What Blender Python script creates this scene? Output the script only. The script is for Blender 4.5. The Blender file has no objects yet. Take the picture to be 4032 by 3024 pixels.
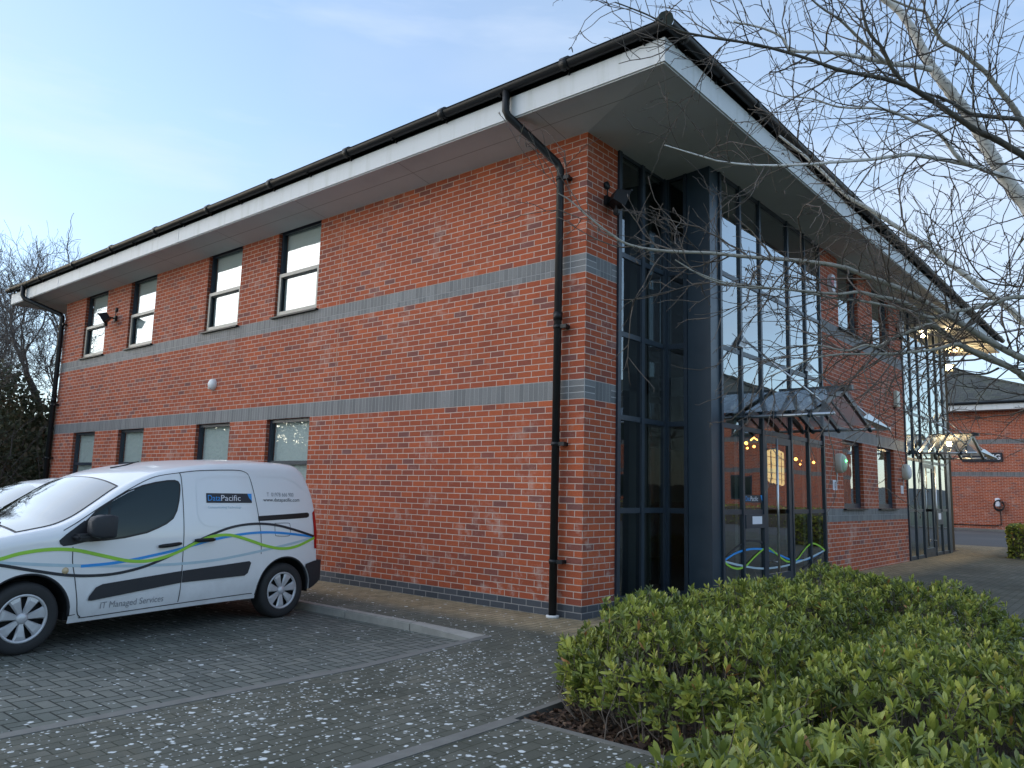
import bpy, bmesh, math, random
import numpy as np
from mathutils import Vector, Matrix

SC = bpy.context.scene
COL = SC.collection
PI = math.pi
random.seed(7)

# ------------------------------------------------------------------ camera
F_PX, YAW, PITCH, ROLL = 3081.6, math.radians(40.2618), math.radians(7.7774), math.radians(1.4889)
CAM = Vector((5.1223, -7.3366, 1.3990))
fw = Vector((-math.sin(YAW) * math.cos(PITCH), math.cos(YAW) * math.cos(PITCH), math.sin(PITCH)))
rt = Vector((math.cos(YAW), math.sin(YAW), 0))
up = rt.cross(fw)
rt2 = rt * math.cos(ROLL) + up * math.sin(ROLL)
up2 = up * math.cos(ROLL) - rt * math.sin(ROLL)
cd = bpy.data.cameras.new('camera')
cd.sensor_width = 36.0
cd.lens = 36.0 * F_PX / 4032.0
cd.clip_start, cd.clip_end = 0.05, 3000
cam = bpy.data.objects.new('camera', cd)
COL.objects.link(cam)
M = Matrix(((rt2.x, up2.x, -fw.x, CAM.x), (rt2.y, up2.y, -fw.y, CAM.y), (rt2.z, up2.z, -fw.z, CAM.z), (0, 0, 0, 1)))
cam.matrix_world = M
SC.camera = cam

# ------------------------------------------------------------------ light
SUN_EL, SUN_AZ = math.radians(20.0), math.radians(238.0)      # azimuth clockwise from +Y: low in the south-west, off to the left
EXPOSURE = 1.76
w = bpy.data.worlds.new('World')
SC.world = w
w.use_nodes = True
nt = w.node_tree
nt.nodes.clear()
sky = nt.nodes.new('ShaderNodeTexSky')
sky.sky_type = 'NISHITA'
sky.sun_disc = False
sky.sun_elevation = SUN_EL
sky.sun_rotation = SUN_AZ
sky.altitude = 100
sky.air_density, sky.dust_density, sky.ozone_density = 1.0, 0.6, 2.0
tcw = nt.nodes.new('ShaderNodeTexCoord')
mpw = nt.nodes.new('ShaderNodeMapping')
mpw.inputs['Scale'].default_value = (1.0, 1.0, 2.6)
nzw = nt.nodes.new('ShaderNodeTexNoise')
nzw.inputs['Scale'].default_value = 1.7
nzw.inputs['Detail'].default_value = 5
nzw.inputs['Roughness'].default_value = 0.5
crw = nt.nodes.new('ShaderNodeValToRGB')
crw.color_ramp.elements[0].position = 0.42
crw.color_ramp.elements[1].position = 0.72
crw.color_ramp.elements[0].color = (0.30, 0.30, 0.30, 1)
crw.color_ramp.elements[1].color = (0.72, 0.72, 0.72, 1)
mxw = nt.nodes.new('ShaderNodeMix')
mxw.data_type = 'RGBA'
mxw.inputs['B'].default_value = (1.9, 2.35, 2.95, 1)
bg = nt.nodes.new('ShaderNodeBackground')
bg.inputs['Strength'].default_value = 0.1
ow = nt.nodes.new('ShaderNodeOutputWorld')
nt.links.new(tcw.outputs['Generated'], mpw.inputs['Vector'])
nt.links.new(mpw.outputs['Vector'], nzw.inputs['Vector'])
nt.links.new(nzw.outputs['Fac'], crw.inputs['Fac'])
nt.links.new(crw.outputs['Color'], mxw.inputs['Factor'])
nt.links.new(sky.outputs['Color'], mxw.inputs['A'])
mp2 = nt.nodes.new('ShaderNodeMapping'); mp2.inputs['Scale'].default_value = (1.0, 1.0, 5.5); mp2.inputs['Location'].default_value = (3.1, 0.4, 0.2)
nz2 = nt.nodes.new('ShaderNodeTexNoise'); nz2.inputs['Scale'].default_value = 1.9; nz2.inputs['Detail'].default_value = 6; nz2.inputs['Roughness'].default_value = 0.55
cr2 = nt.nodes.new('ShaderNodeValToRGB'); cr2.color_ramp.elements[0].position = 0.50; cr2.color_ramp.elements[1].position = 0.70
cr2.color_ramp.elements[0].color = (0, 0, 0, 1); cr2.color_ramp.elements[1].color = (0.42, 0.42, 0.42, 1)
mx2 = nt.nodes.new('ShaderNodeMix'); mx2.data_type = 'RGBA'; mx2.inputs['B'].default_value = (2.7, 3.0, 3.5, 1)
nt.links.new(tcw.outputs['Generated'], mp2.inputs['Vector']); nt.links.new(mp2.outputs['Vector'], nz2.inputs['Vector'])
nt.links.new(nz2.outputs['Fac'], cr2.inputs['Fac']); nt.links.new(cr2.outputs['Color'], mx2.inputs['Factor'])
nt.links.new(mxw.outputs['Result'], mx2.inputs['A'])
nt.links.new(mx2.outputs['Result'], bg.inputs['Color'])
nt.links.new(bg.outputs['Background'], ow.inputs['Surface'])
sl = bpy.data.lights.new('sun', 'SUN')
sl.energy = 0.5
sl.angle = math.radians(100)
sl.color = (1.0, 0.95, 0.90)
so = bpy.data.objects.new('sun', sl)
COL.objects.link(so)
sd = Vector((math.sin(SUN_AZ) * math.cos(SUN_EL), math.cos(SUN_AZ) * math.cos(SUN_EL), math.sin(SUN_EL)))
so.rotation_euler = (-sd).to_track_quat('-Z', 'Y').to_euler()
SC.view_settings.view_transform = 'Standard'
SC.view_settings.look = 'None'
SC.view_settings.exposure = EXPOSURE
SC.view_settings.gamma = 1.0
SC.render.engine = 'CYCLES'
SC.cycles.max_bounces = 8
SC.cycles.transparent_max_bounces = 16
SC.cycles.caustics_reflective = False
SC.cycles.caustics_refractive = False
SC.cycles.use_denoising = True

# ------------------------------------------------------------------ node helpers
class NT:
    def __init__(s, name):
        s.m = bpy.data.materials.new(name)
        s.m.use_nodes = True
        s.t = s.m.node_tree
        s.b = s.t.nodes['Principled BSDF']
        s.out = s.t.nodes['Material Output']
    def n(s, typ, **kw):
        x = s.t.nodes.new(typ)
        for k, v in kw.items():
            setattr(x, k, v)
        return x
    def put(s, sock, v):
        if isinstance(v, bpy.types.NodeSocket):
            s.t.links.new(v, sock)
        elif v is not None:
            sock.default_value = v
    def math(s, op, a, b=None, c=None, clamp=False):
        x = s.n('ShaderNodeMath', operation=op)
        x.use_clamp = clamp
        s.put(x.inputs[0], a); s.put(x.inputs[1], b)
        if c is not None: s.put(x.inputs[2], c)
        return x.outputs[0]
    def sep(s, v):
        x = s.n('ShaderNodeSeparateXYZ'); s.put(x.inputs[0], v)
        return x.outputs
    def comb(s, a, b, c=0.0):
        x = s.n('ShaderNodeCombineXYZ')
        s.put(x.inputs[0], a); s.put(x.inputs[1], b); s.put(x.inputs[2], c)
        return x.outputs[0]
    def uv(s):
        return s.n('ShaderNodeUVMap').outputs[0]
    def obj(s):
        return s.n('ShaderNodeTexCoord').outputs['Object']
    def pos(s):
        return s.n('ShaderNodeNewGeometry').outputs['Position']
    def noise(s, vec, scale, detail=3, rough=0.5, dim='3D'):
        x = s.n('ShaderNodeTexNoise'); x.noise_dimensions = dim
        s.put(x.inputs['Vector'], vec); s.put(x.inputs['Scale'], scale); x.inputs['Detail'].default_value = detail
        x.inputs['Roughness'].default_value = rough
        return x.outputs['Fac']
    def white(s, a, b):
        x = s.n('ShaderNodeTexWhiteNoise', noise_dimensions='2D')
        s.put(x.inputs['Vector'], s.comb(a, b))
        return x.outputs['Value']
    def ramp(s, fac, stops, interp='LINEAR'):
        x = s.n('ShaderNodeValToRGB'); r = x.color_ramp; r.interpolation = interp
        while len(r.elements) < len(stops): r.elements.new(0.5)
        for e, (p, c) in zip(r.elements, stops):
            e.position = p; e.color = (c[0], c[1], c[2], 1) if not isinstance(c, float) else (c, c, c, 1)
        s.put(x.inputs[0], fac)
        return x.outputs[0]
    def mix(s, f, a, b, mode='MIX'):
        x = s.n('ShaderNodeMix', data_type='RGBA', blend_type=mode)
        def col(v): return v if isinstance(v, bpy.types.NodeSocket) else (v[0], v[1], v[2], 1)
        s.put(x.inputs['Factor'], f); s.put(x.inputs['A'], col(a)); s.put(x.inputs['B'], col(b))
        return x.outputs['Result']
    def mr(s, v, a, b, c=0.0, d=1.0):
        x = s.n('ShaderNodeMapRange'); s.put(x.inputs[0], v)
        for i, q in enumerate((a, b, c, d)): s.put(x.inputs[i + 1], q)
        return x.outputs[0]
    def bump(s, h, strength=0.3, dist=0.01):
        x = s.n('ShaderNodeBump'); s.put(x.inputs['Height'], h)
        x.inputs['Strength'].default_value = strength; x.inputs['Distance'].default_value = dist
        s.t.links.new(x.outputs[0], s.b.inputs['Normal'])
    def base(s, c): s.put(s.b.inputs['Base Color'], c if isinstance(c, bpy.types.NodeSocket) else (c[0], c[1], c[2], 1))
    def rough(s, v): s.put(s.b.inputs['Roughness'], v)

def simple(name, col, rough=0.6, metal=0.0, spec=0.5, var=0.12, scale=6.0, coat=0.0):
    n = NT(name)
    f = n.noise(n.pos(), scale, 4, 0.6)
    lo = [c * (1 - var) for c in col]; hi = [min(1, c * (1 + var)) for c in col]
    n.base(n.mix(f, lo, hi))
    n.rough(n.mr(f, 0.3, 0.7, max(0.02, rough - 0.06), rough + 0.06))
    n.b.inputs['Metallic'].default_value = metal
    n.b.inputs['Specular IOR Level'].default_value = spec
    n.b.inputs['Coat Weight'].default_value = coat
    return n.m

def emit(name, col, strength):
    n = NT(name)
    n.base((0.02, 0.02, 0.02))
    n.b.inputs['Emission Color'].default_value = (col[0], col[1], col[2], 1)
    n.b.inputs['Emission Strength'].default_value = strength
    return n.m

def unit_pattern(n, u, v, bw, bh, mort, offset=0.5, wob=0.0012):
    """rows of units bw x bh; returns unit mask (1 on unit, 0 on joint) and two ids"""
    uv2 = n.comb(u, v)
    if wob:
        wn = n.noise(uv2, 14.0, 2)
        d = n.math('MULTIPLY_ADD', wn, wob * 4, -wob * 2)
        u = n.math('ADD', u, d); v = n.math('ADD', v, d)
    rv = n.math('DIVIDE', v, bh)
    row = n.math('FLOOR', rv)
    par = n.math('FLOORED_MODULO', row, 2.0)
    uu = n.math('ADD', n.math('DIVIDE', u, bw), n.math('MULTIPLY', par, offset))
    colid = n.math('FLOOR', uu)
    fu = n.math('SUBTRACT', uu, colid); fv = n.math('SUBTRACT', rv, row)
    du = n.math('MULTIPLY', n.math('MINIMUM', fu, n.math('SUBTRACT', 1.0, fu)), bw)
    dv = n.math('MULTIPLY', n.math('MINIMUM', fv, n.math('SUBTRACT', 1.0, fv)), bh)
    d = n.math('MINIMUM', du, dv)
    mask = n.mr(d, mort * 0.5 - 0.0012, mort * 0.5 + 0.0012)
    return mask, colid, row

def brick_mat(name, stops, mortar, bw=0.225, bh=0.075, mort=0.010, offset=0.5, rough=0.85, spec=0.3, efflo=0.0):
    n = NT(name)
    s = n.sep(n.uv())
    mask, c, r = unit_pattern(n, s[0], s[1], bw, bh, mort, offset)
    rnd = n.white(c, r)
    rnd2 = n.white(r, n.math('ADD', c, 17.3))
    colr = n.ramp(rnd, stops)
    fine = n.noise(n.uv(), 60.0, 4, 0.6)
    patch = n.noise(n.uv(), 1.1, 4, 0.55)
    colr = n.mix(n.mr(rnd2, 0.0, 1.0, 0.0, 0.35), colr, (0.19, 0.055, 0.035) if efflo else colr)
    colr = n.mix(n.mr(fine, 0.35, 0.75, 0.0, 0.28), colr, (0.05, 0.03, 0.025), 'MULTIPLY')
    mort_c = n.mix(n.noise(n.uv(), 2.3, 4), [m * 0.78 for m in mortar], [min(1, m * 1.12) for m in mortar])
    if efflo:
        sx = n.math('MULTIPLY', n.noise(n.uv(), 7.0, 5, 0.7), n.noise(n.uv(), 1.7, 3))
        lowz = n.mr(s[1], 2.2, 0.2, 0.0, 1.2)
        colr = n.mix(n.math('MULTIPLY', n.mr(sx, 0.29, 0.42, 0.0, efflo), n.math('ADD', 1.0, lowz), clamp=True), colr, mortar)
        colr = n.mix(n.math('MULTIPLY', n.mr(n.noise(n.comb(n.math('MULTIPLY', s[0], 2.2), n.math('MULTIPLY', s[1], 0.18)), 2.0, 4), 0.5, 0.75, 0.0, 0.35), 1.0), colr, (0.80, 0.76, 0.76), 'MULTIPLY')
    batch = n.noise(n.uv(), 0.33, 3, 0.5)
    colr = n.mix(n.mr(batch, 0.42, 0.62, 0.0, 0.30), colr, (0.74, 0.66, 0.70), 'MULTIPLY')
    base = n.mix(mask, mort_c, colr)
    base = n.mix(n.mr(patch, 0.40, 0.72, 0.0, 0.20), base, (0.50, 0.44, 0.42), 'MULTIPLY')
    n.base(base)
    n.rough(rough)
    n.b.inputs['Specular IOR Level'].default_value = spec
    hgt = n.math('MULTIPLY_ADD', fine, 0.25, mask)
    n.bump(hgt, 0.55, 0.006)
    return n.m

RED = [(0.0, (0.54, 0.130, 0.050)), (0.30, (0.50, 0.115, 0.046)), (0.64, (0.46, 0.106, 0.046)), (0.84, (0.41, 0.098, 0.048)), (0.94, (0.31, 0.095, 0.064)), (1.0, (0.24, 0.105, 0.09))]
BLUE = [(0.0, (0.120, 0.128, 0.132)), (0.5, (0.158, 0.165, 0.168)), (1.0, (0.205, 0.21, 0.21))]
MT = {}
MT['brick'] = brick_mat('red_brickwork', RED, (0.58, 0.45, 0.38), efflo=0.28)
MT['soldier'] = brick_mat('blue_soldier_course', BLUE, (0.30, 0.30, 0.30), bw=0.075, bh=0.225, offset=0.0, mort=0.007, rough=0.6, spec=0.5)
MT['quoin'] = brick_mat('blue_quoin_brick', BLUE, (0.42, 0.42, 0.42), offset=0.0, rough=0.6, spec=0.5)
MT['plinth'] = brick_mat('blue_plinth_brick', [(0, (0.050, 0.060, 0.074)), (1, (0.090, 0.100, 0.115))], (0.30, 0.29, 0.28), rough=0.6, spec=0.5)
MT['joint'] = simple('movement_joint_sealant', (0.42, 0.24, 0.17), 0.8)
def eaves_mat(name, col, joints):
    n = NT(name); p = n.pos(); s = n.sep(p)
    c = n.mix(n.noise(p, 2.0, 4), [k * 0.94 for k in col], [min(1, k * 1.05) for k in col])
    if joints:
        for a in (s[0], s[1]):
            fr = n.math('FRACT', n.math('DIVIDE', n.math('ADD', a, 41.13), 2.4))
            c = n.mix(n.math('MULTIPLY', n.math('LESS_THAN', fr, 0.004), 0.7), c, (0.12, 0.12, 0.11))
        c = n.mix(n.mr(n.noise(p, 0.8, 6, 0.65), 0.5, 0.75, 0, 0.3), c, (0.30, 0.30, 0.27))
    else:
        st = n.noise(n.comb(n.math('MULTIPLY', s[0], 7.0), n.math('MULTIPLY', s[1], 7.0), n.math('MULTIPLY', s[2], 0.7)), 1.0, 5, 0.6)
        c = n.mix(n.mr(st, 0.50, 0.72, 0.0, 0.40), c, (0.36, 0.38, 0.33))
    n.base(c); n.rough(0.5 if not joints else 0.75)
    return n.m
MT['soffit'] = eaves_mat('soffit_board', (0.60, 0.625, 0.63), True)
MT['fascia'] = eaves_mat('white_fascia_board', (0.62, 0.64, 0.645), False)
MT['trim'] = simple('soffit_board', (0.62, 0.645, 0.65), 0.7, var=0.05, scale=2.0)
MT['black'] = simple('black_plastic', (0.010, 0.011, 0.012), 0.45, spec=0.35)
MT['frame'] = simple('dark_blue_grey_aluminium', (0.019, 0.032, 0.048), 0.35, spec=0.6)
MT['cladding'] = simple('dark_blue_grey_panel', (0.018, 0.037, 0.056), 0.34, spec=0.6)
MT['sash'] = simple('sky_sheen_sash', (0.30, 0.29, 0.25), 0.35)  # grey aluminium; its glancing sky sheen is put into a paler colour
MT['steel'] = simple('brushed_stainless_steel', (0.55, 0.56, 0.57), 0.32, metal=0.9)
MT['white'] = simple('white_plastic', (0.72, 0.73, 0.72), 0.35, var=0.04)
MT['cream'] = simple('pale_cream_plastic', (0.55, 0.56, 0.48), 0.4, var=0.05)
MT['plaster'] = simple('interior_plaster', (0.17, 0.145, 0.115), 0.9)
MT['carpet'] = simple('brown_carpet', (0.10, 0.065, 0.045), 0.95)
MT['dark'] = simple('dark_void', (0.008, 0.009, 0.010), 0.9)
MT['rubber'] = simple('tyre_rubber', (0.020, 0.021, 0.022), 0.75, scale=30)
MT['bump'] = simple('dark_bumper_plastic', (0.020, 0.022, 0.027), 0.6, scale=40)
MT['kerbstone'] = simple('pale_kerbstone', (0.30, 0.29, 0.26), 0.9, var=0.35, scale=9)
MT['concrete'] = simple('concrete_kerb', (0.165, 0.163, 0.148), 0.9, var=0.35, scale=9)
MT['sign_black'] = simple('sign_black_vinyl', (0.012, 0.016, 0.025), 0.45)
MT['sign_blue'] = simple('sign_blue_vinyl', (0.02, 0.28, 0.72), 0.4)
MT['v_green'] = simple('lime_green_vinyl', (0.30, 0.60, 0.05), 0.4)
MT['v_pale'] = simple('pale_blue_grey_vinyl', (0.42, 0.55, 0.62), 0.4)
MT['v_grey'] = simple('grey_lettering_vinyl', (0.25, 0.26, 0.28), 0.45)
MT['red_plastic'] = simple('red_lens_plastic', (0.42, 0.012, 0.012), 0.2)
MT['paper'] = simple('white_paper', (0.75, 0.75, 0.80), 0.8, var=0.02)

def glass_mat(name, tint=(0.6, 0.68, 0.66), r0=0.10, haze=0.0, rough=0.0, power=4.0, wave=0.05):
    """double glazing: view-angle reflection over a tinted see-through pane"""
    n = NT(name)
    lw = n.n('ShaderNodeLayerWeight'); lw.inputs['Blend'].default_value = 0.5
    c = n.math('POWER', lw.outputs['Facing'], power)
    f = n.math('MULTIPLY_ADD', c, 1.0 - r0, r0, clamp=True)
    gl = n.n('ShaderNodeBsdfGlossy'); gl.inputs['Roughness'].default_value = rough
    gl.inputs['Color'].default_value = (0.80, 0.85, 0.87, 1)
    wob = n.noise(n.pos(), 1.3, 2)
    bm = n.n('ShaderNodeBump'); bm.inputs['Strength'].default_value = wave; bm.inputs['Distance'].default_value = 0.05
    n.t.links.new(wob, bm.inputs['Height']); n.t.links.new(bm.outputs[0], gl.inputs['Normal'])
    tr = n.n('ShaderNodeBsdfTransparent'); tr.inputs['Color'].default_value = (*tint, 1)
    inner = tr.outputs[0]
    if haze:
        df = n.n('ShaderNodeBsdfDiffuse'); df.inputs['Color'].default_value = (0.72, 0.74, 0.74, 1)
        mh = n.n('ShaderNodeMixShader'); mh.inputs[0].default_value = haze
        tl = n.n('ShaderNodeBsdfTranslucent'); tl.inputs['Color'].default_value = (0.60, 0.61, 0.60, 1)
        m2 = n.n('ShaderNodeMixShader'); m2.inputs[0].default_value = 0.6
        n.t.links.new(df.outputs[0], m2.inputs[1]); n.t.links.new(tl.outputs[0], m2.inputs[2])
        n.t.links.new(tr.outputs[0], mh.inputs[1]); n.t.links.new(m2.outputs[0], mh.inputs[2]); inner = mh.outputs[0]
    mx = n.n('ShaderNodeMixShader')
    n.t.links.new(f, mx.inputs[0]); n.t.links.new(inner, mx.inputs[1]); n.t.links.new(gl.outputs[0], mx.inputs[2])
    n.t.links.new(mx.outputs[0], n.out.inputs['Surface'])
    return n.m
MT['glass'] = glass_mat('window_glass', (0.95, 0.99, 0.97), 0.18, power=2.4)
MT['darkened_recess_glass'] = glass_mat('darkened_recess_glass', (0.35, 0.42, 0.44), 0.08, power=2.4, wave=0.02)  # facade glass darkened: the gloom of the recess is put into its tint
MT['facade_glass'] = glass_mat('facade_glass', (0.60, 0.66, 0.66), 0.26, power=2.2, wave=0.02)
MT['return_glass'] = glass_mat('darkened_return_glass', (0.30, 0.36, 0.38), 0.07, power=4.0, wave=0.02)  # darker, duller facade glass, so the return's shade sits in the material
MT['canopy_glass'] = glass_mat('weathered_canopy_glass', (0.90, 0.92, 0.92), 0.03, haze=0.40, rough=0.05, power=5.0, wave=0.0)
MT['car_glass'] = simple('dark_opaque_glass', (0.008, 0.020, 0.022), 0.08, spec=0.28, var=0.05)  # opaque pane; the dim interior behind is put into its dark colour
MT['screen_glass'] = glass_mat('windscreen_glass', (0.06, 0.08, 0.08), 0.12, power=2.6, wave=0.0)

# ------------------------------------------------------------------ mesh helpers
WORLD = {}
def wmat(o):
    return WORLD.get(o.name, Matrix.Identity(4)) if o else Matrix.Identity(4)

class MB:
    def __init__(s):
        s.v, s.f, s.mi, s.sm = [], [], [], []
        s.cur = 0
    def add(s, vs, fs, smooth=False):
        o = len(s.v)
        s.v += [tuple(q) for q in vs]
        for f in fs:
            s.f.append([i + o for i in f]); s.mi.append(s.cur); s.sm.append(smooth)
        return s
    def quad(s, a, b, c, d): return s.add([a, b, c, d], [(0, 1, 2, 3)])
    def box(s, x0, x1, y0, y1, z0, z1):
        vs = [(x, y, z) for x in (x0, x1) for y in (y0, y1) for z in (z0, z1)]
        return s.add(vs, [(0, 1, 3, 2), (4, 6, 7, 5), (0, 4, 5, 1), (2, 3, 7, 6), (0, 2, 6, 4), (1, 5, 7, 3)])
    def bevbox(s, x0, x1, y0, y1, z0, z1, b=0.01):
        bm = bmesh.new()
        vs = [bm.verts.new((x, y, z)) for x in (x0, x1) for y in (y0, y1) for z in (z0, z1)]
        for f in [(0, 1, 3, 2), (4, 6, 7, 5), (0, 4, 5, 1), (2, 3, 7, 6), (0, 2, 6, 4), (1, 5, 7, 3)]: bm.faces.new([vs[i] for i in f])
        bmesh.ops.bevel(bm, geom=list(bm.edges), offset=b, segments=2, affect='EDGES')
        bm.verts.index_update()
        s.add([q.co[:] for q in bm.verts], [[q.index for q in f.verts] for f in bm.faces]); bm.free()
        return s
    def bar(s, p, q, w, h, upv=(0, 0, 1)):
        p, q = Vector(p), Vector(q); d = (q - p).normalized(); a = d.cross(Vector(upv))
        if a.length < 1e-4: a = d.cross(Vector((1, 0, 0)))
        a.normalize(); b = a.cross(d).normalized(); a *= w / 2; b *= h / 2
        vs = [e + sa * a + sb * b for e in (p, q) for sa in (-1, 1) for sb in (-1, 1)]
        return s.add(vs, [(0, 1, 3, 2), (4, 6, 7, 5), (0, 4, 5, 1), (2, 3, 7, 6), (0, 2, 6, 4), (1, 5, 7, 3)])
    def tube(s, pts, rad, n=8, cap=True):
        pts = [Vector(p) for p in pts]
        if not hasattr(rad, '__len__'): rad = [rad] * len(pts)
        o = len(s.v); prev = None
        for i, p in enumerate(pts):
            d = (pts[min(i + 1, len(pts) - 1)] - pts[max(i - 1, 0)])
            if d.length < 1e-9: d = Vector((0, 0, 1))
            d.normalize()
            if prev is None:
                a = d.cross(Vector((0, 0, 1)))
                if a.length < 0.05: a = d.cross(Vector((1, 0, 0)))
            else: a = prev - d * prev.dot(d)
            a.normalize(); prev = a; b = d.cross(a)
            for k in range(n):
                t = 2 * PI * k / n
                q = p + (a * math.cos(t) + b * math.sin(t)) * rad[i]
                s.v.append((q.x, q.y, q.z))
        for i in range(len(pts) - 1):
            for k in range(n):
                s.f.append([o + i * n + k, o + i * n + (k + 1) % n, o + (i + 1) * n + (k + 1) % n, o + (i + 1) * n + k]); s.mi.append(s.cur); s.sm.append(True)
        if cap:
            s.f.append([o + k for k in range(n)][::-1]); s.mi.append(s.cur); s.sm.append(False)
            e = o + (len(pts) - 1) * n
            s.f.append([e + k for k in range(n)]); s.mi.append(s.cur); s.sm.append(False)
        return s
    def lathe(s, prof, c, axis=(0, 0, 1), n=32, a0=0.0, a1=2 * PI):
        """prof: list of (radius, along-axis)"""
        ax = Vector(axis).normalized(); a = ax.orthogonal().normalized(); b = ax.cross(a); c = Vector(c); o = len(s.v)
        full = abs(a1 - a0 - 2 * PI) < 1e-6; m = n if full else n + 1
        for r, h in prof:
            for k in range(m):
                t = a0 + (a1 - a0) * k / n
                q = c + ax * h + (a * math.cos(t) + b * math.sin(t)) * r
                s.v.append((q.x, q.y, q.z))
        for i in range(len(prof) - 1):
            for k in range(n):
                k2 = (k + 1) % m
                s.f.append([o + i * m + k, o + i * m + k2, o + (i + 1) * m + k2, o + (i + 1) * m + k]); s.mi.append(s.cur); s.sm.append(True)
        return s
    def poly(s, pts): return s.add(pts, [list(range(len(pts)))])
    def ext(s, pts, d):
        """closed prism of a polygon along vector d"""
        d = Vector(d); n = len(pts); a = [Vector(p) for p in pts]; b = [p + d for p in a]
        fs = [list(range(n))[::-1], [n + i for i in range(n)]] + [[i, (i + 1) % n, n + (i + 1) % n, n + i] for i in range(n)]
        return s.add(a + b, fs)
    def build(s, name, mats, parent=None, local=False, uvs=True):
        me = bpy.data.meshes.new(name)
        inv = Matrix.Identity(4) if local else wmat(parent).inverted()
        ident = local or parent is None
        vs = s.v if ident else [tuple(inv @ Vector(q)) for q in s.v]
        me.from_pydata(vs, [], s.f)
        mats = mats if isinstance(mats, (list, tuple)) else [mats]
        for m in mats: me.materials.append(m)
        me.polygons.foreach_set('material_index', s.mi)
        me.polygons.foreach_set('use_smooth', s.sm)
        if uvs and len(s.f) < 20000:
            uvl = me.uv_layers.new(name='UVMap')
            me.update()
            for p in me.polygons:
                nn = p.normal
                if not ident: nn = wmat(parent).to_3x3() @ nn
                ax = max(range(3), key=lambda i: abs(nn[i]))
                for li in p.loop_indices:
                    q = s.v[me.loops[li].vertex_index]
                    uvl.data[li].uv = (q[1], q[2]) if ax == 0 else ((q[0], q[2]) if ax == 1 else (q[0], q[1]))
        me.update()
        o = bpy.data.objects.new(name, me)
        COL.objects.link(o)
        if parent is not None: o.parent = parent
        WORLD[o.name] = wmat(parent)
        return o

def tag(o, label=None, cat=None, group=None, kind=None):
    if label: o['label'] = label
    if cat: o['category'] = cat
    if group: o['group'] = group
    if kind: o['kind'] = kind
    return o
def thing(name, label, cat, loc=(0, 0, 0), rz=0.0, group=None, parent=None):
    o = bpy.data.objects.new(name, None)
    o.empty_display_size = 0.2
    COL.objects.link(o)
    o.location = loc; o.rotation_euler = (0, 0, rz)
    if parent is not None: o.parent = parent
    WORLD[o.name] = wmat(parent) @ Matrix.Translation(loc) @ Matrix.Rotation(rz, 4, 'Z')
    return tag(o, label, cat, group)
def text_mesh(txt, size, bold=0.0):
    c = bpy.data.curves.new('lettering', 'FONT'); c.body = txt; c.size = size; c.resolution_u = 3; c.offset = bold
    o = bpy.data.objects.new('lettering', c); COL.objects.link(o)
    dg = bpy.context.evaluated_depsgraph_get(); dg.update()
    me = bpy.data.meshes.new_from_object(o.evaluated_get(dg))
    vs = [v.co.copy() for v in me.vertices]; fs = [list(p.vertices) for p in me.polygons]
    bpy.data.objects.remove(o); bpy.data.curves.remove(c); bpy.data.meshes.remove(me)
    x0 = min(v.x for v in vs); x1 = max(v.x for v in vs)
    return [(v.x - x0, v.y) for v in vs], fs, x1 - x0
def catmull(pts, k=6):
    P = [np.array(p, float) for p in pts]; out = []
    for i in range(len(P) - 1):
        a, b, c, d = P[max(i - 1, 0)], P[i], P[i + 1], P[min(i + 2, len(P) - 1)]
        for j in range(k):
            t = j / k
            out.append(0.5 * (2 * b + (c - a) * t + (2 * a - 5 * b + 4 * c - d) * t * t + (3 * b - a - 3 * c + d) * t ** 3))
    out.append(P[-1])
    return out

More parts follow.
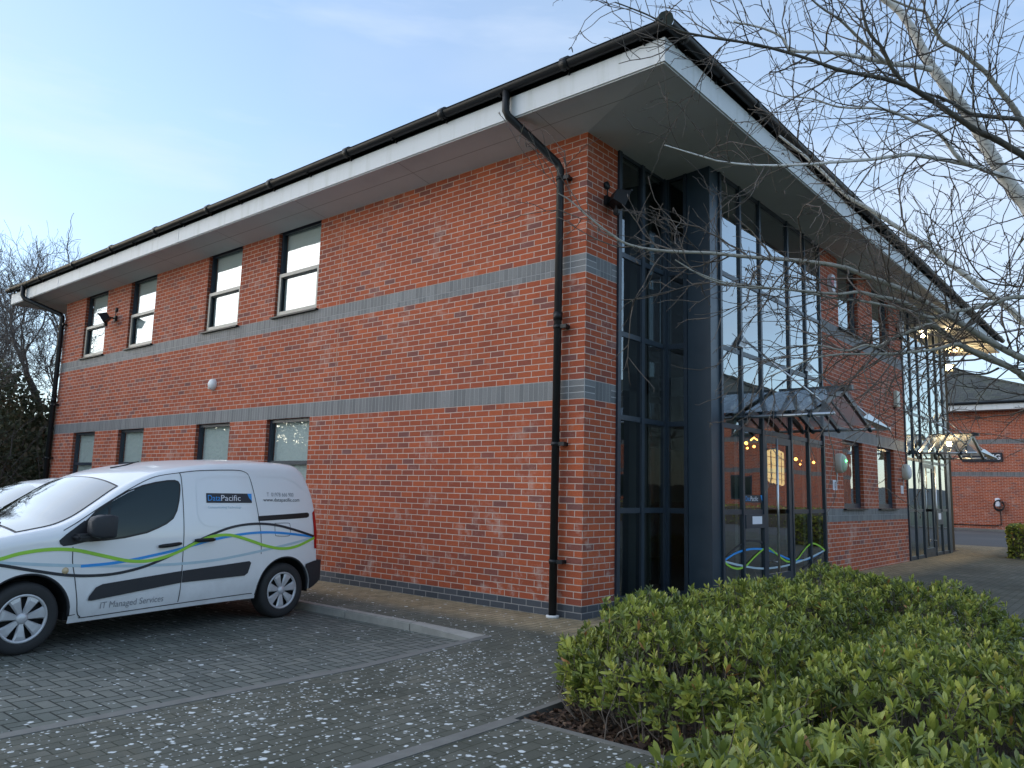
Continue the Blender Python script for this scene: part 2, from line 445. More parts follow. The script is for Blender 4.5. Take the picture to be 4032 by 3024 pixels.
# traced branches of the birch (x, y, z, radius) and the sticker curves (y, z)
BIRCH={
 'main':[[4.603,-1.789,3.048,0.044],[4.542,-1.892,3.2,0.042],[4.471,-2.001,3.344,0.04],[4.43,-2.074,3.424,0.038],[4.387,-2.154,3.535,0.036],[4.335,-2.243,3.657,0.034],[4.269,-2.343,3.772,0.032],[4.229,-2.412,3.836,0.03],[4.177,-2.497,3.931,0.028],[4.149,-2.559,4.013,0.026],[4.117,-2.628,4.113,0.024],[4.071,-2.707,4.206,0.022],[4.013,-2.789,4.26,0.02],[3.978,-2.849,4.296,0.018],[3.941,-2.917,4.369,0.016]],
 'a':[[4.464,-2.027,3.35,0.022],[4.415,-2.145,3.343,0.0205],[4.335,-2.292,3.359,0.019],[4.229,-2.459,3.361,0.0175],[4.125,-2.624,3.356,0.016],[4.069,-2.744,3.334,0.0145],[3.945,-2.917,3.28,0.013],[3.825,-3.088,3.239,0.0115],[3.716,-3.25,3.197,0.01],[3.557,-3.456,3.16,0.0085],[3.414,-3.652,3.148,0.007],[3.34,-3.793,3.155,0.0055],[3.235,-3.963,3.178,0.004]],
 'b':[[4.332,-2.273,3.363,0.015],[4.316,-2.339,3.36,0.0138],[4.279,-2.428,3.385,0.0126],[4.245,-2.521,3.45,0.0114],[4.21,-2.61,3.485,0.0102],[4.13,-2.736,3.517,0.009],[4.051,-2.862,3.547,0.0078],[3.972,-2.981,3.542,0.0066],[3.848,-3.135,3.524,0.0054],[3.747,-3.278,3.545,0.0042],[3.638,-3.421,3.533,0.003]],
 'c':[[4.74,-2.294,3.192,0.026],[4.679,-2.382,3.233,0.0246],[4.61,-2.474,3.267,0.0231],[4.514,-2.595,3.329,0.0217],[4.432,-2.7,3.368,0.0203],[4.374,-2.785,3.412,0.0189],[4.275,-2.913,3.5,0.0174],[4.218,-2.997,3.543,0.016],[4.17,-3.072,3.575,0.0146],[4.129,-3.148,3.646,0.0131],[4.106,-3.21,3.727,0.0117],[4.077,-3.271,3.769,0.0103],[4.061,-3.321,3.821,0.0089],[4.058,-3.37,3.917,0.0074],[4.065,-3.399,3.952,0.006]],
 'd':[[4.196,-3.146,3.529,0.012],[4.124,-3.246,3.544,0.011],[4.049,-3.347,3.548,0.01],[3.955,-3.465,3.556,0.009],[3.832,-3.613,3.598,0.008],[3.67,-3.795,3.639,0.007],[3.491,-3.986,3.656,0.006],[3.393,-4.109,3.67,0.005],[3.29,-4.242,3.727,0.004],[3.196,-4.365,3.762,0.003]],
 'e':[[4.696,-1.973,3.403,0.02],[4.612,-2.089,3.562,0.0191],[4.586,-2.137,3.604,0.0181],[4.565,-2.181,3.653,0.0172],[4.55,-2.216,3.682,0.0163],[4.518,-2.271,3.736,0.0153],[4.474,-2.34,3.813,0.0144],[4.446,-2.389,3.86,0.0135],[4.4,-2.454,3.906,0.0125],[4.35,-2.523,3.957,0.0116],[4.286,-2.602,3.996,0.0107],[4.259,-2.65,4.041,0.0097],[4.238,-2.696,4.098,0.0088],[4.222,-2.736,4.144,0.0079],[4.179,-2.791,4.152,0.0069],[4.093,-2.888,4.188,0.006]],
 'f':[[4.569,-2.184,3.617,0.014],[4.55,-2.245,3.599,0.0129],[4.442,-2.381,3.59,0.0117],[4.374,-2.485,3.582,0.0106],[4.319,-2.584,3.61,0.0094],[4.273,-2.673,3.626,0.0083],[4.236,-2.751,3.624,0.0071],[4.164,-2.861,3.632,0.006]],
 'g':[[4.208,-2.6,3.86,0.016],[4.136,-2.701,3.865,0.0149],[4.068,-2.796,3.852,0.0138],[3.989,-2.903,3.857,0.0127],[3.93,-2.993,3.856,0.0116],[3.848,-3.103,3.859,0.0105],[3.787,-3.192,3.845,0.0094],[3.672,-3.327,3.836,0.0083],[3.649,-3.396,3.886,0.0072],[3.586,-3.493,3.915,0.0061],[3.477,-3.628,3.929,0.005]],
 'h':[[4.033,-2.877,3.841,0.009],[3.945,-3.035,3.939,0.0082],[3.909,-3.139,3.978,0.0073],[3.89,-3.222,3.987,0.0065],[3.849,-3.326,4.003,0.0057],[3.821,-3.419,4.018,0.0048],[3.803,-3.503,4.033,0.004]],
 'i':[[4.666,-1.285,2.376,0.03],[4.555,-1.423,2.452,0.0283],[4.456,-1.553,2.536,0.0266],[4.395,-1.648,2.612,0.0249],[4.289,-1.787,2.717,0.0232],[4.184,-1.926,2.82,0.0215],[4.09,-2.051,2.908,0.0198],[4.002,-2.17,2.988,0.0182],[3.915,-2.287,3.059,0.0165],[3.801,-2.431,3.152,0.0148],[3.706,-2.555,3.223,0.0131],[3.616,-2.684,3.348,0.0114],[3.525,-2.811,3.459,0.0097],[3.445,-2.925,3.541,0.008]],
 'j':[[4.744,-2.089,2.067,0.026],[4.623,-2.232,2.139,0.0248],[4.536,-2.342,2.185,0.0236],[4.482,-2.421,2.212,0.0224],[4.389,-2.539,2.276,0.0212],[4.321,-2.633,2.328,0.0199],[4.231,-2.75,2.398,0.0187],[4.164,-2.843,2.448,0.0175],[4.075,-2.957,2.503,0.0163],[3.961,-3.09,2.551,0.0151],[3.863,-3.208,2.592,0.0139],[3.718,-3.363,2.612,0.0127],[3.544,-3.538,2.617,0.0115],[3.355,-3.728,2.628,0.0103],[3.185,-3.899,2.627,0.0091],[3.081,-4.019,2.645,0.0078],[3.016,-4.111,2.699,0.0066],[2.953,-4.205,2.77,0.0054],[2.9,-4.291,2.84,0.0042],[2.87,-4.348,2.865,0.003]],
 'k':[[4.724,-1.947,1.919,0.026],[4.605,-2.117,2.025,0.0246],[4.52,-2.25,2.09,0.0231],[4.493,-2.328,2.123,0.0217],[4.401,-2.465,2.172,0.0202],[4.286,-2.623,2.233,0.0188],[4.223,-2.736,2.294,0.0174],[4.19,-2.821,2.33,0.0159],[4.125,-2.938,2.401,0.0145],[4.078,-3.031,2.422,0.0131],[4.003,-3.146,2.434,0.0116],[3.943,-3.248,2.441,0.0102],[3.882,-3.345,2.419,0.0087],[3.761,-3.497,2.418,0.0073],[3.645,-3.646,2.42,0.0059],[3.489,-3.829,2.433,0.0044],[3.381,-3.979,2.479,0.003]],
 'l':[[4.708,-2.329,2.498,0.013],[4.569,-2.474,2.491,0.0123],[4.513,-2.547,2.477,0.0116],[4.44,-2.631,2.44,0.0109],[4.368,-2.714,2.407,0.0101],[4.297,-2.799,2.386,0.0094],[4.226,-2.88,2.347,0.0087],[4.16,-2.968,2.365,0.008],[4.071,-3.076,2.388,0.0073],[3.959,-3.203,2.409,0.0066],[3.87,-3.307,2.413,0.0059],[3.7,-3.485,2.445,0.0051],[3.531,-3.657,2.447,0.0044],[3.411,-3.793,2.476,0.0037],[3.295,-3.934,2.563,0.003]],
 'm':[[4.309,-2.75,2.22,0.01],[4.282,-2.82,2.209,0.0091],[4.216,-2.919,2.174,0.0083],[4.089,-3.071,2.143,0.0074],[3.933,-3.249,2.125,0.0065],[3.874,-3.347,2.115,0.0056],[3.796,-3.458,2.088,0.0047],[3.72,-3.563,2.034,0.0039],[3.627,-3.679,1.969,0.003]],
 'n':[[4.23,-2.963,2.299,0.01],[4.194,-3.006,2.289,0.0092],[4.123,-3.074,2.247,0.0084],[4.061,-3.133,2.206,0.0077],[4.02,-3.177,2.172,0.0069],[3.971,-3.233,2.174,0.0061],[3.916,-3.289,2.145,0.0053],[3.873,-3.341,2.145,0.0046],[3.788,-3.43,2.163,0.0038],[3.659,-3.549,2.134,0.003]],
 'o':[[4.215,-2.913,2.316,0.006],[4.155,-2.997,2.225,0.0051],[4.093,-3.084,2.141,0.0043],[4.013,-3.175,1.997,0.0034],[3.953,-3.26,1.911,0.0025]],
 'p':[[4.42,-2.376,2.136,0.006],[4.363,-2.47,2.094,0.0054],[4.274,-2.596,2.084,0.0048],[4.231,-2.681,2.06,0.0042],[4.203,-2.751,2.023,0.0036],[4.172,-2.828,2.007,0.003]],
 'q':[[4.69,-2.309,3.039,0.007],[4.617,-2.393,2.974,0.0064],[4.566,-2.402,2.605,0.0059],[4.508,-2.478,2.57,0.0053],[4.437,-2.572,2.573,0.0047],[4.399,-2.643,2.604,0.0042],[4.36,-2.725,2.691,0.0036],[4.343,-2.791,2.798,0.0031],[4.333,-2.844,2.858,0.0025]],
 'r':[[4.415,-2.695,2.417,0.006],[4.385,-2.731,2.349,0.0055],[4.356,-2.77,2.312,0.005],[4.324,-2.814,2.283,0.0045],[4.28,-2.876,2.296,0.004],[4.239,-2.941,2.34,0.0035],[4.19,-3.016,2.409,0.003]],
 't0':[[4.524,-3.009,3.951,0.0035],[4.5,-3.031,3.709,0.0029],[4.484,-3.056,3.529,0.0024],[4.47,-3.075,3.321,0.0018]],
 't1':[[4.576,-2.725,4.082,0.004],[4.555,-2.761,3.941,0.0033],[4.539,-2.795,3.808,0.0025],[4.516,-2.828,3.638,0.0018]],
 't2':[[4.249,-3.361,3.878,0.0035],[4.262,-3.352,3.699,0.0031],[4.273,-3.355,3.581,0.0027],[4.281,-3.36,3.463,0.0022],[4.294,-3.368,3.388,0.0018]],
 't3':[[4.28,-3.336,3.879,0.005],[4.253,-3.383,3.767,0.0039],[4.246,-3.418,3.684,0.0029],[4.234,-3.443,3.52,0.0018]],
 't4':[[4.28,-3.094,4.007,0.004],[4.296,-3.101,3.871,0.0033],[4.309,-3.114,3.764,0.0025],[4.316,-3.127,3.62,0.0018]],
 't5':[[4.353,-3.154,3.945,0.003],[4.355,-3.166,3.779,0.0026],[4.338,-3.192,3.599,0.0022],[4.321,-3.217,3.41,0.0018]],
 't6':[[4.673,-2.73,3.832,0.0025],[4.635,-2.77,3.689,0.0023],[4.607,-2.8,3.542,0.0022],[4.593,-2.808,3.338,0.002],[4.597,-2.793,3.082,0.0018]],
 't7':[[4.134,-3.217,4.002,0.003],[4.138,-3.243,3.801,0.0024],[4.129,-3.3,3.705,0.0018]],
}
WAVES={'black':[[[2.191,0.585],[2.386,0.68],[2.815,0.797],[3.153,0.809],[3.457,0.767],[3.723,0.691]],[[4.941,0.334],[5.428,0.423],[5.917,0.553]]],'blue':[[[2.191,0.585],[2.489,0.658],[2.768,0.691],[3.057,0.702],[3.382,0.689],[3.671,0.654],[3.997,0.587],[4.389,0.505],[4.72,0.464],[5.248,0.474],[5.935,0.569]]],'pale':[[[2.201,0.58],[2.761,0.494],[3.254,0.435],[3.734,0.412],[4.384,0.42],[5.249,0.485],[5.935,0.569]]],'green':[[[2.201,0.572],[2.361,0.511],[2.568,0.469],[2.76,0.472],[2.893,0.5],[3.144,0.593],[3.454,0.687],[3.6,0.7],[3.771,0.655],[4.123,0.523],[4.387,0.465],[4.722,0.489],[5.019,0.61],[5.264,0.686],[5.449,0.695],[5.698,0.649],[5.951,0.568]]]}

# ------------------------------------------------------------------ ground, paving, kerbs
def zg(x, y):
    if y < 0: return -0.07 + 0.07 * min(1, max(0, (y + 3.0) / 2.0))
    return 0.13 * min(1, y / 6.0)

def paving_mat(name, bay=False):
    n = NT(name)
    p = n.sep(n.pos())
    x, y = p[0], p[1]
    if not bay:
        mask, c, r = unit_pattern(n, y, x, 0.2, 0.1, 0.008, 0.5, 0.002)
        rnd = n.white(c, r)
    else:
        wn = n.noise(n.comb(x, y), 10.0, 2)
        dd = n.math('MULTIPLY_ADD', wn, 0.04, -0.02)
        px = n.math('ADD', n.math('DIVIDE', x, 0.1), dd); py = n.math('ADD', n.math('DIVIDE', y, 0.1), dd)
        i = n.math('FLOOR', px); j = n.math('FLOOR', py)
        fx = n.math('SUBTRACT', px, i); fy = n.math('SUBTRACT', py, j)
        m = n.math('FLOORED_MODULO', n.math('SUBTRACT', i, j), 4.0)
        def eq(k): return n.math('COMPARE', m, float(k), 0.1)
        e0, e1, e2, e3 = eq(0), eq(1), eq(2), eq(3)
        dl = n.math('ADD', fx, n.math('MULTIPLY', e1, 9.0))
        dr = n.math('ADD', n.math('SUBTRACT', 1.0, fx), n.math('MULTIPLY', e0, 9.0))
        db = n.math('ADD', fy, n.math('MULTIPLY', e2, 9.0))
        dt = n.math('ADD', n.math('SUBTRACT', 1.0, fy), n.math('MULTIPLY', e3, 9.0))
        d = n.math('MINIMUM', n.math('MINIMUM', dl, dr), n.math('MINIMUM', db, dt))
        mask = n.mr(d, 0.035, 0.085)
        bi = n.math('SUBTRACT', i, e1)
        bj = n.math('SUBTRACT', j, e2)
        rnd = n.white(bi, bj)
    pos2 = n.comb(x, y)
    big = n.noise(pos2, 0.55, 5, 0.6)
    mid = n.noise(pos2, 3.0, 5, 0.65)
    fine = n.noise(pos2, 90.0, 3, 0.7)
    grey = n.ramp(rnd, [(0, (0.122, 0.126, 0.106)), (0.6, (0.150, 0.153, 0.128)), (1, (0.185, 0.184, 0.155))])
    if bay:
        grey = n.ramp(rnd, [(0, (0.142, 0.153, 0.138)), (0.6, (0.175, 0.186, 0.166)), (1, (0.215, 0.222, 0.195))])
        colr = n.mix(n.mr(big, 0.4, 0.65, 0.0, 0.55), grey, (0.085, 0.105, 0.085))
    else:
        buff = n.ramp(rnd, [(0, (0.30, 0.235, 0.135)), (1, (0.40, 0.32, 0.20))])
        jit = n.math('MULTIPLY_ADD', mid, 0.9, -0.45)
        dw = n.math('ADD', n.mr(y, -1.02, -0.62), n.math('MULTIPLY', jit, 0.9))
        rightside = n.math('MULTIPLY', n.mr(y, 0.0, 0.4), n.math('ADD', n.mr(x, 1.75, 1.2), n.math('MULTIPLY', jit, 0.9)))
        leftside = n.math('MULTIPLY', dw, n.mr(y, 0.5, 0.1))
        nearx = n.mr(x, 1.5, 0.7)
        bm = n.math('MAXIMUM', n.math('MULTIPLY', leftside, nearx), rightside, clamp=True)
        moss = n.mix(n.mr(big, 0.35, 0.7), grey, (0.085, 0.088, 0.068))
        buff = n.mix(n.mr(mid, 0.45, 0.75, 0.0, 0.55), buff, (0.16, 0.14, 0.10))
        colr = n.mix(bm, moss, buff)
    stain = n.noise(n.comb(n.math('MULTIPLY', x, 1.6), n.math('MULTIPLY', y, 0.7)), 1.1, 5, 0.6)
    colr = n.mix(n.mr(stain, 0.54, 0.70, 0.0, 0.55), colr, (0.42, 0.44, 0.40), 'MULTIPLY')
    colr = n.mix(n.mr(fine, 0.3, 0.8, 0.0, 0.4), colr, (0.35, 0.35, 0.35), 'MULTIPLY')
    base = n.mix(mask, (0.026, 0.029, 0.024) if bay else n.mix(n.noise(pos2, 1.7, 4), (0.030, 0.034, 0.024), (0.075, 0.080, 0.055)), colr)
    # pale lichen rosettes grown on the blocks
    def spots(scale, keep, rmin, rmax, seed):
        wv = n.n('ShaderNodeVectorMath', operation='ADD')
        nz = n.n('ShaderNodeTexNoise'); nz.inputs['Scale'].default_value = 55.0; nz.inputs['Detail'].default_value = 2
        n.put(nz.inputs['Vector'], pos2)
        sc = n.n('ShaderNodeVectorMath', operation='SCALE'); sc.inputs['Scale'].default_value = 0.022
        n.put(sc.inputs[0], nz.outputs['Color'])
        n.put(wv.inputs[0], n.comb(n.math('ADD', x, seed), y)); n.put(wv.inputs[1], sc.outputs[0])
        vo = n.n('ShaderNodeTexVoronoi'); vo.voronoi_dimensions = '2D'; vo.inputs['Scale'].default_value = scale
        n.put(vo.inputs['Vector'], wv.outputs[0])
        cs = n.sep(vo.outputs['Color'])
        keepm = n.math('LESS_THAN', cs[0], keep)
        rad = n.math('MULTIPLY', n.math('MULTIPLY_ADD', n.math('MULTIPLY', cs[1], cs[1]), rmax - rmin, rmin), scale)
        s = n.mr(n.math('SUBTRACT', vo.outputs['Distance'], rad), -0.05, 0.05, 1.0, 0.0)
        return n.math('MULTIPLY', s, keepm)
    dens = n.math('MULTIPLY_ADD', n.noise(pos2, 0.9, 3), 1.0, -0.08)
    if bay:
        k1 = n.math('MULTIPLY', dens, 0.10); k2 = n.math('MULTIPLY', dens, 0.10)
    else:
        fall = n.math('MULTIPLY', n.mr(y, -0.7, -2.2, 0.12, 1.0), n.mr(y, 0.4, 0.0, 0.0, 1.0))
        k1 = n.math('MULTIPLY', n.math('MULTIPLY', dens, 0.66), fall); k2 = n.math('MULTIPLY', n.math('MULTIPLY', dens, 0.7), fall)
    sp = n.math('MAXIMUM', n.math('MAXIMUM', spots(12.0, k1, 0.007, 0.023, 0.0), spots(16.0, k1, 0.005, 0.016, 13.3)), spots(26.0, k2, 0.003, 0.009, 31.7))
    lich = n.mix(n.noise(pos2, 40.0, 3), (0.50, 0.54, 0.53), (0.74, 0.77, 0.77))
    base = n.mix(sp, base, lich)
    n.base(base)
    n.rough(0.9)
    n.b.inputs['Specular IOR Level'].default_value = 0.25
    n.bump(n.math('ADD', mask, n.math('MULTIPLY', fine, 0.35)), 0.6, 0.006)
    return n.m
MT['pave'] = paving_mat('block_paving')
MT['bay'] = paving_mat('herringbone_block_paving', True)

def asphalt():
    n = NT('asphalt')
    p = n.pos()
    f = n.noise(p, 120.0, 3, 0.7); b = n.noise(p, 0.3, 4)
    c = n.mix(f, (0.05, 0.05, 0.05), (0.10, 0.10, 0.098))
    c = n.mix(n.mr(b, 0.35, 0.7, 0.0, 0.5), c, (0.13, 0.125, 0.115))
    n.base(c); n.rough(0.9); n.bump(f, 0.5, 0.004)
    return n.m
MT['asphalt'] = asphalt()
def grassy():
    n = NT('rough_ground')
    p = n.pos()
    c = n.mix(n.noise(p, 0.4, 5), (0.045, 0.065, 0.025), (0.09, 0.085, 0.05))
    c = n.mix(n.mr(n.noise(p, 12.0, 4), 0.4, 0.7, 0, 0.5), c, (0.03, 0.035, 0.02))
    n.base(c); n.rough(0.95)
    return n.m
MT['ground'] = grassy()
def soil():
    n = NT('bed_soil')
    p = n.pos()
    f = n.noise(p, 25.0, 6, 0.7)
    n.base(n.mix(f, (0.028, 0.020, 0.015), (0.085, 0.062, 0.048))); n.rough(0.95); n.bump(f, 1.0, 0.03)
    return n.m
MT['soil'] = soil()

def strip(mb, x0, x1, y0, y1, ny=1, nx=1, dz=0.0):
    for i in range(nx):
        for j in range(ny):
            a0 = x0 + (x1 - x0) * i / nx; a1 = x0 + (x1 - x0) * (i + 1) / nx
            b0 = y0 + (y1 - y0) * j / ny; b1 = y0 + (y1 - y0) * (j + 1) / ny
            mb.quad((a0, b0, zg(a0, b0) + dz), (a1, b0, zg(a1, b0) + dz), (a1, b1, zg(a1, b1) + dz), (a0, b1, zg(a0, b1) + dz))

mb = MB()
mb.quad((-900, -900, -0.16), (900, -900, -0.16), (900, 900, -0.16), (-900, 900, -0.16))
tag(mb.build('ground', MT['ground']), kind='structure')
mb = MB(); mb.quad((-26, -30, -0.08), (-0.17, -30, -0.08), (-0.17, -1.52, -0.08), (-26, -1.52, -0.08))
tag(mb.build('parking_bay', MT['bay']), kind='structure')
mb = MB()
strip(mb, -26, 1.73, -1.40, 0.0, 4)
strip(mb, -0.07, 1.73, -3.0, -1.40, 8)
strip(mb, -0.07, 1.68, -30, -3.0, 2)
strip(mb, 1.78, 3.1, -30, -3.22, 2)
strip(mb, 3.1, 14.0, -30, -5.35, 2)
strip(mb, -0.6, 1.73, 0.0, 2.3, 4)
strip(mb, -0.6, 14.0, 2.3, 6.0, 4)
strip(mb, 4.2, 14.0, -1.15, 0.0, 2); strip(mb, 4.2, 14.0, 0.0, 2.3, 3)
strip(mb, -0.6, 14.0, 6.0, 20.0, 2)
tag(mb.build('pavement', MT['pave']), kind='structure')
mb = MB(); mb.quad((-40, 20.0, 0.128), (60, 20.0, 0.128), (60, 35.2, 0.128), (-40, 35.2, 0.128))
tag(mb.build('road', MT['asphalt']), kind='structure')
mb = MB(); mb.quad((-40, 34.9, 0.20), (60, 34.9, 0.20), (60, 36.1, 0.20), (-40, 36.1, 0.20)); mb.quad((-40, 34.9, 0.05), (60, 34.9, 0.05), (60, 34.9, 0.20), (-40, 34.9, 0.20))
tag(mb.build('far_pavement', MT['concrete']), kind='structure')
# raised kerb that runs down to the flush edging, and the flush concrete edgings
mb = MB()
mb.bevbox(-26.0, -2.2, -1.52, -1.40, -0.2, 0.004, 0.012)
mb.bevbox(-2.194, -1.12, -1.52, -1.40, -0.2, 0.004, 0.012)
vs = [(-1.114, -1.52, -0.2), (-0.17, -1.52, -0.2), (-0.17, -1.52, -0.045), (-1.114, -1.52, 0.002), (-1.114, -1.40, -0.2), (-0.17, -1.40, -0.2), (-0.17, -1.40, -0.01), (-1.114, -1.40, 0.004)]
mb.add(vs, [(0, 1, 2, 3), (5, 4, 7, 6), (3, 2, 6, 7), (1, 5, 6, 2), (4, 0, 3, 7)])
tag(mb.build('kerb', MT['kerbstone']), kind='structure')
mb = MB()
def edging(x0, x1, y0, y1, dz=0.005):
    n = 8
    for i in range(n):
        if abs(y1 - y0) > abs(x1 - x0):
            b0, b1 = y0 + (y1 - y0) * i / n, y0 + (y1 - y0) * (i + 1) / n; a0, a1 = x0, x1
        else:
            a0, a1 = x0 + (x1 - x0) * i / n, x0 + (x1 - x0) * (i + 1) / n; b0, b1 = y0, y1
        mb.add([(a, b, zz) for a in (a0, a1) for b in (b0, b1) for zz in (-0.25, zg(a, b) + dz)],
               [(1, 5, 7, 3), (0, 4, 5, 1), (2, 3, 7, 6), (0, 1, 3, 2), (4, 6, 7, 5)])
edging(-0.17, -0.07, -30, -3.0); edging(-0.17, -0.07, -3.0, -1.40)
edging(1.68, 1.78, -30, -3.22)
edging(1.78, 3.1, -3.22, -3.17); edging(1.68, 1.73, -3.22, 2.3); edging(3.05, 3.1, -5.35, -3.22); edging(3.1, 14.0, -5.35, -5.30)
edging(1.73, 4.2, 2.25, 2.3); edging(4.15, 4.2, -1.2, 2.25); edging(4.2, 14.0, -1.2, -1.15)
tag(mb.build('edging_kerb', MT['concrete']), kind='structure')
mb = MB()
for x0, x1, y0, y1 in ((1.73, 4.15, -3.17, 2.25), (3.1, 14.0, -5.30, -3.17), (4.15, 14.0, -3.17, -1.2)):
    mb.quad((x0, y0, -0.10), (x1, y0, -0.10), (x1, y1, -0.06), (x0, y1, -0.06))
tag(mb.build('planting_bed', MT['soil']), kind='structure')

# ------------------------------------------------------------------ the office building
office = thing('brick_office_building', 'two storey red brick office with grey brick bands, white fascia and dark glazed entrance bays', 'building', (0, 0, 0))
SOF = 5.70
def sof(x, y):
    """height of the slightly rising soffit"""
    a = max(0.0, x) / 1.392 if x > 0 else 0.0
    b = max(0.0, -y) / 0.654 if y < 0 else 0.0
    return SOF + 0.115 * max(a, b)

def band_mat(z, quoin):
    if z < 0.15: return 3
    for a in (2.475, 3.975):
        if a <= z < a + 0.225: return 2 if quoin else 1
    return 0
def band_mat_r(z, quoin):
    for a in (1.02, 2.456, 4.25):
        if a <= z < a + 0.225: return 1
    return 0
def wall(name, mp, us, zs, holes, bandf, quoins=(), reveal=0.10):
    mb = MB()
    U = sorted(set(us + [h[0] for h in holes] + [h[1] for h in holes] + [q for qq in quoins for q in qq]))
    Z = sorted(set(zs + [h[2] for h in holes] + [h[3] for h in holes]))
    for a, b in zip(U[:-1], U[1:]):
        for c, d in zip(Z[:-1], Z[1:]):
            um, zm = (a + b) / 2, (c + d) / 2
            if any(h[0] < um < h[1] and h[2] < zm < h[3] for h in holes): continue
            mb.cur = bandf(zm, any(q[0] < um < q[1] for q in quoins))
            mb.quad(mp(a, 0, c), mp(b, 0, c), mp(b, 0, d), mp(a, 0, d))
    for h in holes:
        for c, d in zip(Z[:-1], Z[1:]):
            if c >= h[2] and d <= h[3]:
                mb.cur = bandf((c + d) / 2, False)
                for u in h[:2]: mb.quad(mp(u, 0, c), mp(u, reveal, c), mp(u, reveal, d), mp(u, 0, d))
        mb.cur = 0
        for zz in h[2:]: mb.quad(mp(h[0], 0, zz), mp(h[1], 0, zz), mp(h[1], reveal, zz), mp(h[0], reveal, zz))
    return mb.build(name, [MT['brick'], MT['soldier'], MT['quoin'], MT['plinth']], office)

mpL = lambda u, d, z: (u, d, z)
mpR = lambda u, d, z: (0.653 - d, u, z)
mpP = lambda u, d, z: (-d, u, z)
WX = [(-6.45, -5.25), (-8.78, -7.60), (-12.06, -10.88), (-14.41, -13.23)]
holesL = [(a, b, 4.22, 5.74) for a, b in WX] + [(a, b, 1.05, 2.475) for a, b in WX]
wall('wall', mpL, [-15.6, 0.0], [-0.1, 0.15, 2.475, 2.70, 3.975, 4.20, 5.74], holesL, band_mat, [(-0.44, 0.0)])
wall('wall', mpP, [0.0, 0.665], [-0.1, 0.15, 2.475, 2.70, 3.975, 4.20, 5.74], [], band_mat, [(0.0, 0.215), (0.56, 0.665)])
holesR = [(7.03, 8.20, 1.245, 2.456), (9.14, 10.35, 1.245, 2.456), (7.03, 8.20, 4.475, 5.76), (9.14, 10.35, 4.475, 5.76)]
wall('wall', mpR, [6.055, 11.26], [-0.1, 1.02, 1.245, 2.456, 2.681, 4.25, 4.475, 5.765], holesR, band_mat_r)
mb = MB(); mb.quad((-15.6, 0, -0.1), (-15.6, 18.5, -0.1), (-15.6, 18.5, 5.72), (-15.6, 0, 5.72))
mb.quad((-15.6, 18.5, -0.1), (0, 18.5, -0.1), (0, 18.5, 5.72), (-15.6, 18.5, 5.72))
mb.quad((0, 17.8, -0.1), (0, 18.5, -0.1), (0, 18.5, 5.72), (0, 17.8, 5.72))
mb.build('wall', MT['brick'], office)
mb = MB(); mb.box(-4.66, -4.645, -0.0015, 0.01, 0.15, 2.474); mb.box(-4.66, -4.645, -0.0015, 0.01, 2.701, 3.974); mb.box(-4.66, -4.645, -0.0015, 0.01, 4.201, 5.73)
mb.build('movement_joint', MT['joint'], office)

# inside: floors, partitions, so that the glass looks into rooms
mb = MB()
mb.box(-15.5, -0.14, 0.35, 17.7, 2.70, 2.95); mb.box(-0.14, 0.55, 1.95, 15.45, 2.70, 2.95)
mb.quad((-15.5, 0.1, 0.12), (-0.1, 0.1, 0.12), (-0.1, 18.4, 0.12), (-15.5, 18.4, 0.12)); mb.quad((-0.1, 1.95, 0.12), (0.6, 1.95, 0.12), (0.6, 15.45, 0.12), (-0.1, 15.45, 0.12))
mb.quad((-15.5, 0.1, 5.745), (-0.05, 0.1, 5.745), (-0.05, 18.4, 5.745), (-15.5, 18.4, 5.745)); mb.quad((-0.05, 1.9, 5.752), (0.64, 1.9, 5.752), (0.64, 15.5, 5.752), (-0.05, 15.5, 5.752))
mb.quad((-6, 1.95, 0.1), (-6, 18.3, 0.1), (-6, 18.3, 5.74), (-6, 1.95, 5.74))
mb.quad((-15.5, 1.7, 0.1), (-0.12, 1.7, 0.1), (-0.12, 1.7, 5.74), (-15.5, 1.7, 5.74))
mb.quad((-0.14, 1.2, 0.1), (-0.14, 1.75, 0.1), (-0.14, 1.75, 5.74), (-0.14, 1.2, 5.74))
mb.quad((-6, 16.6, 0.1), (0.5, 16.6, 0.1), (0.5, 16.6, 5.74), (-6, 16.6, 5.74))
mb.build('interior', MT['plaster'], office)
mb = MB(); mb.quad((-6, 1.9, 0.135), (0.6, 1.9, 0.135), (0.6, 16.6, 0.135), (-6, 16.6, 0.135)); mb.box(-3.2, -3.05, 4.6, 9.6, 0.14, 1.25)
mb.build('interior_floor', MT['carpet'], office)

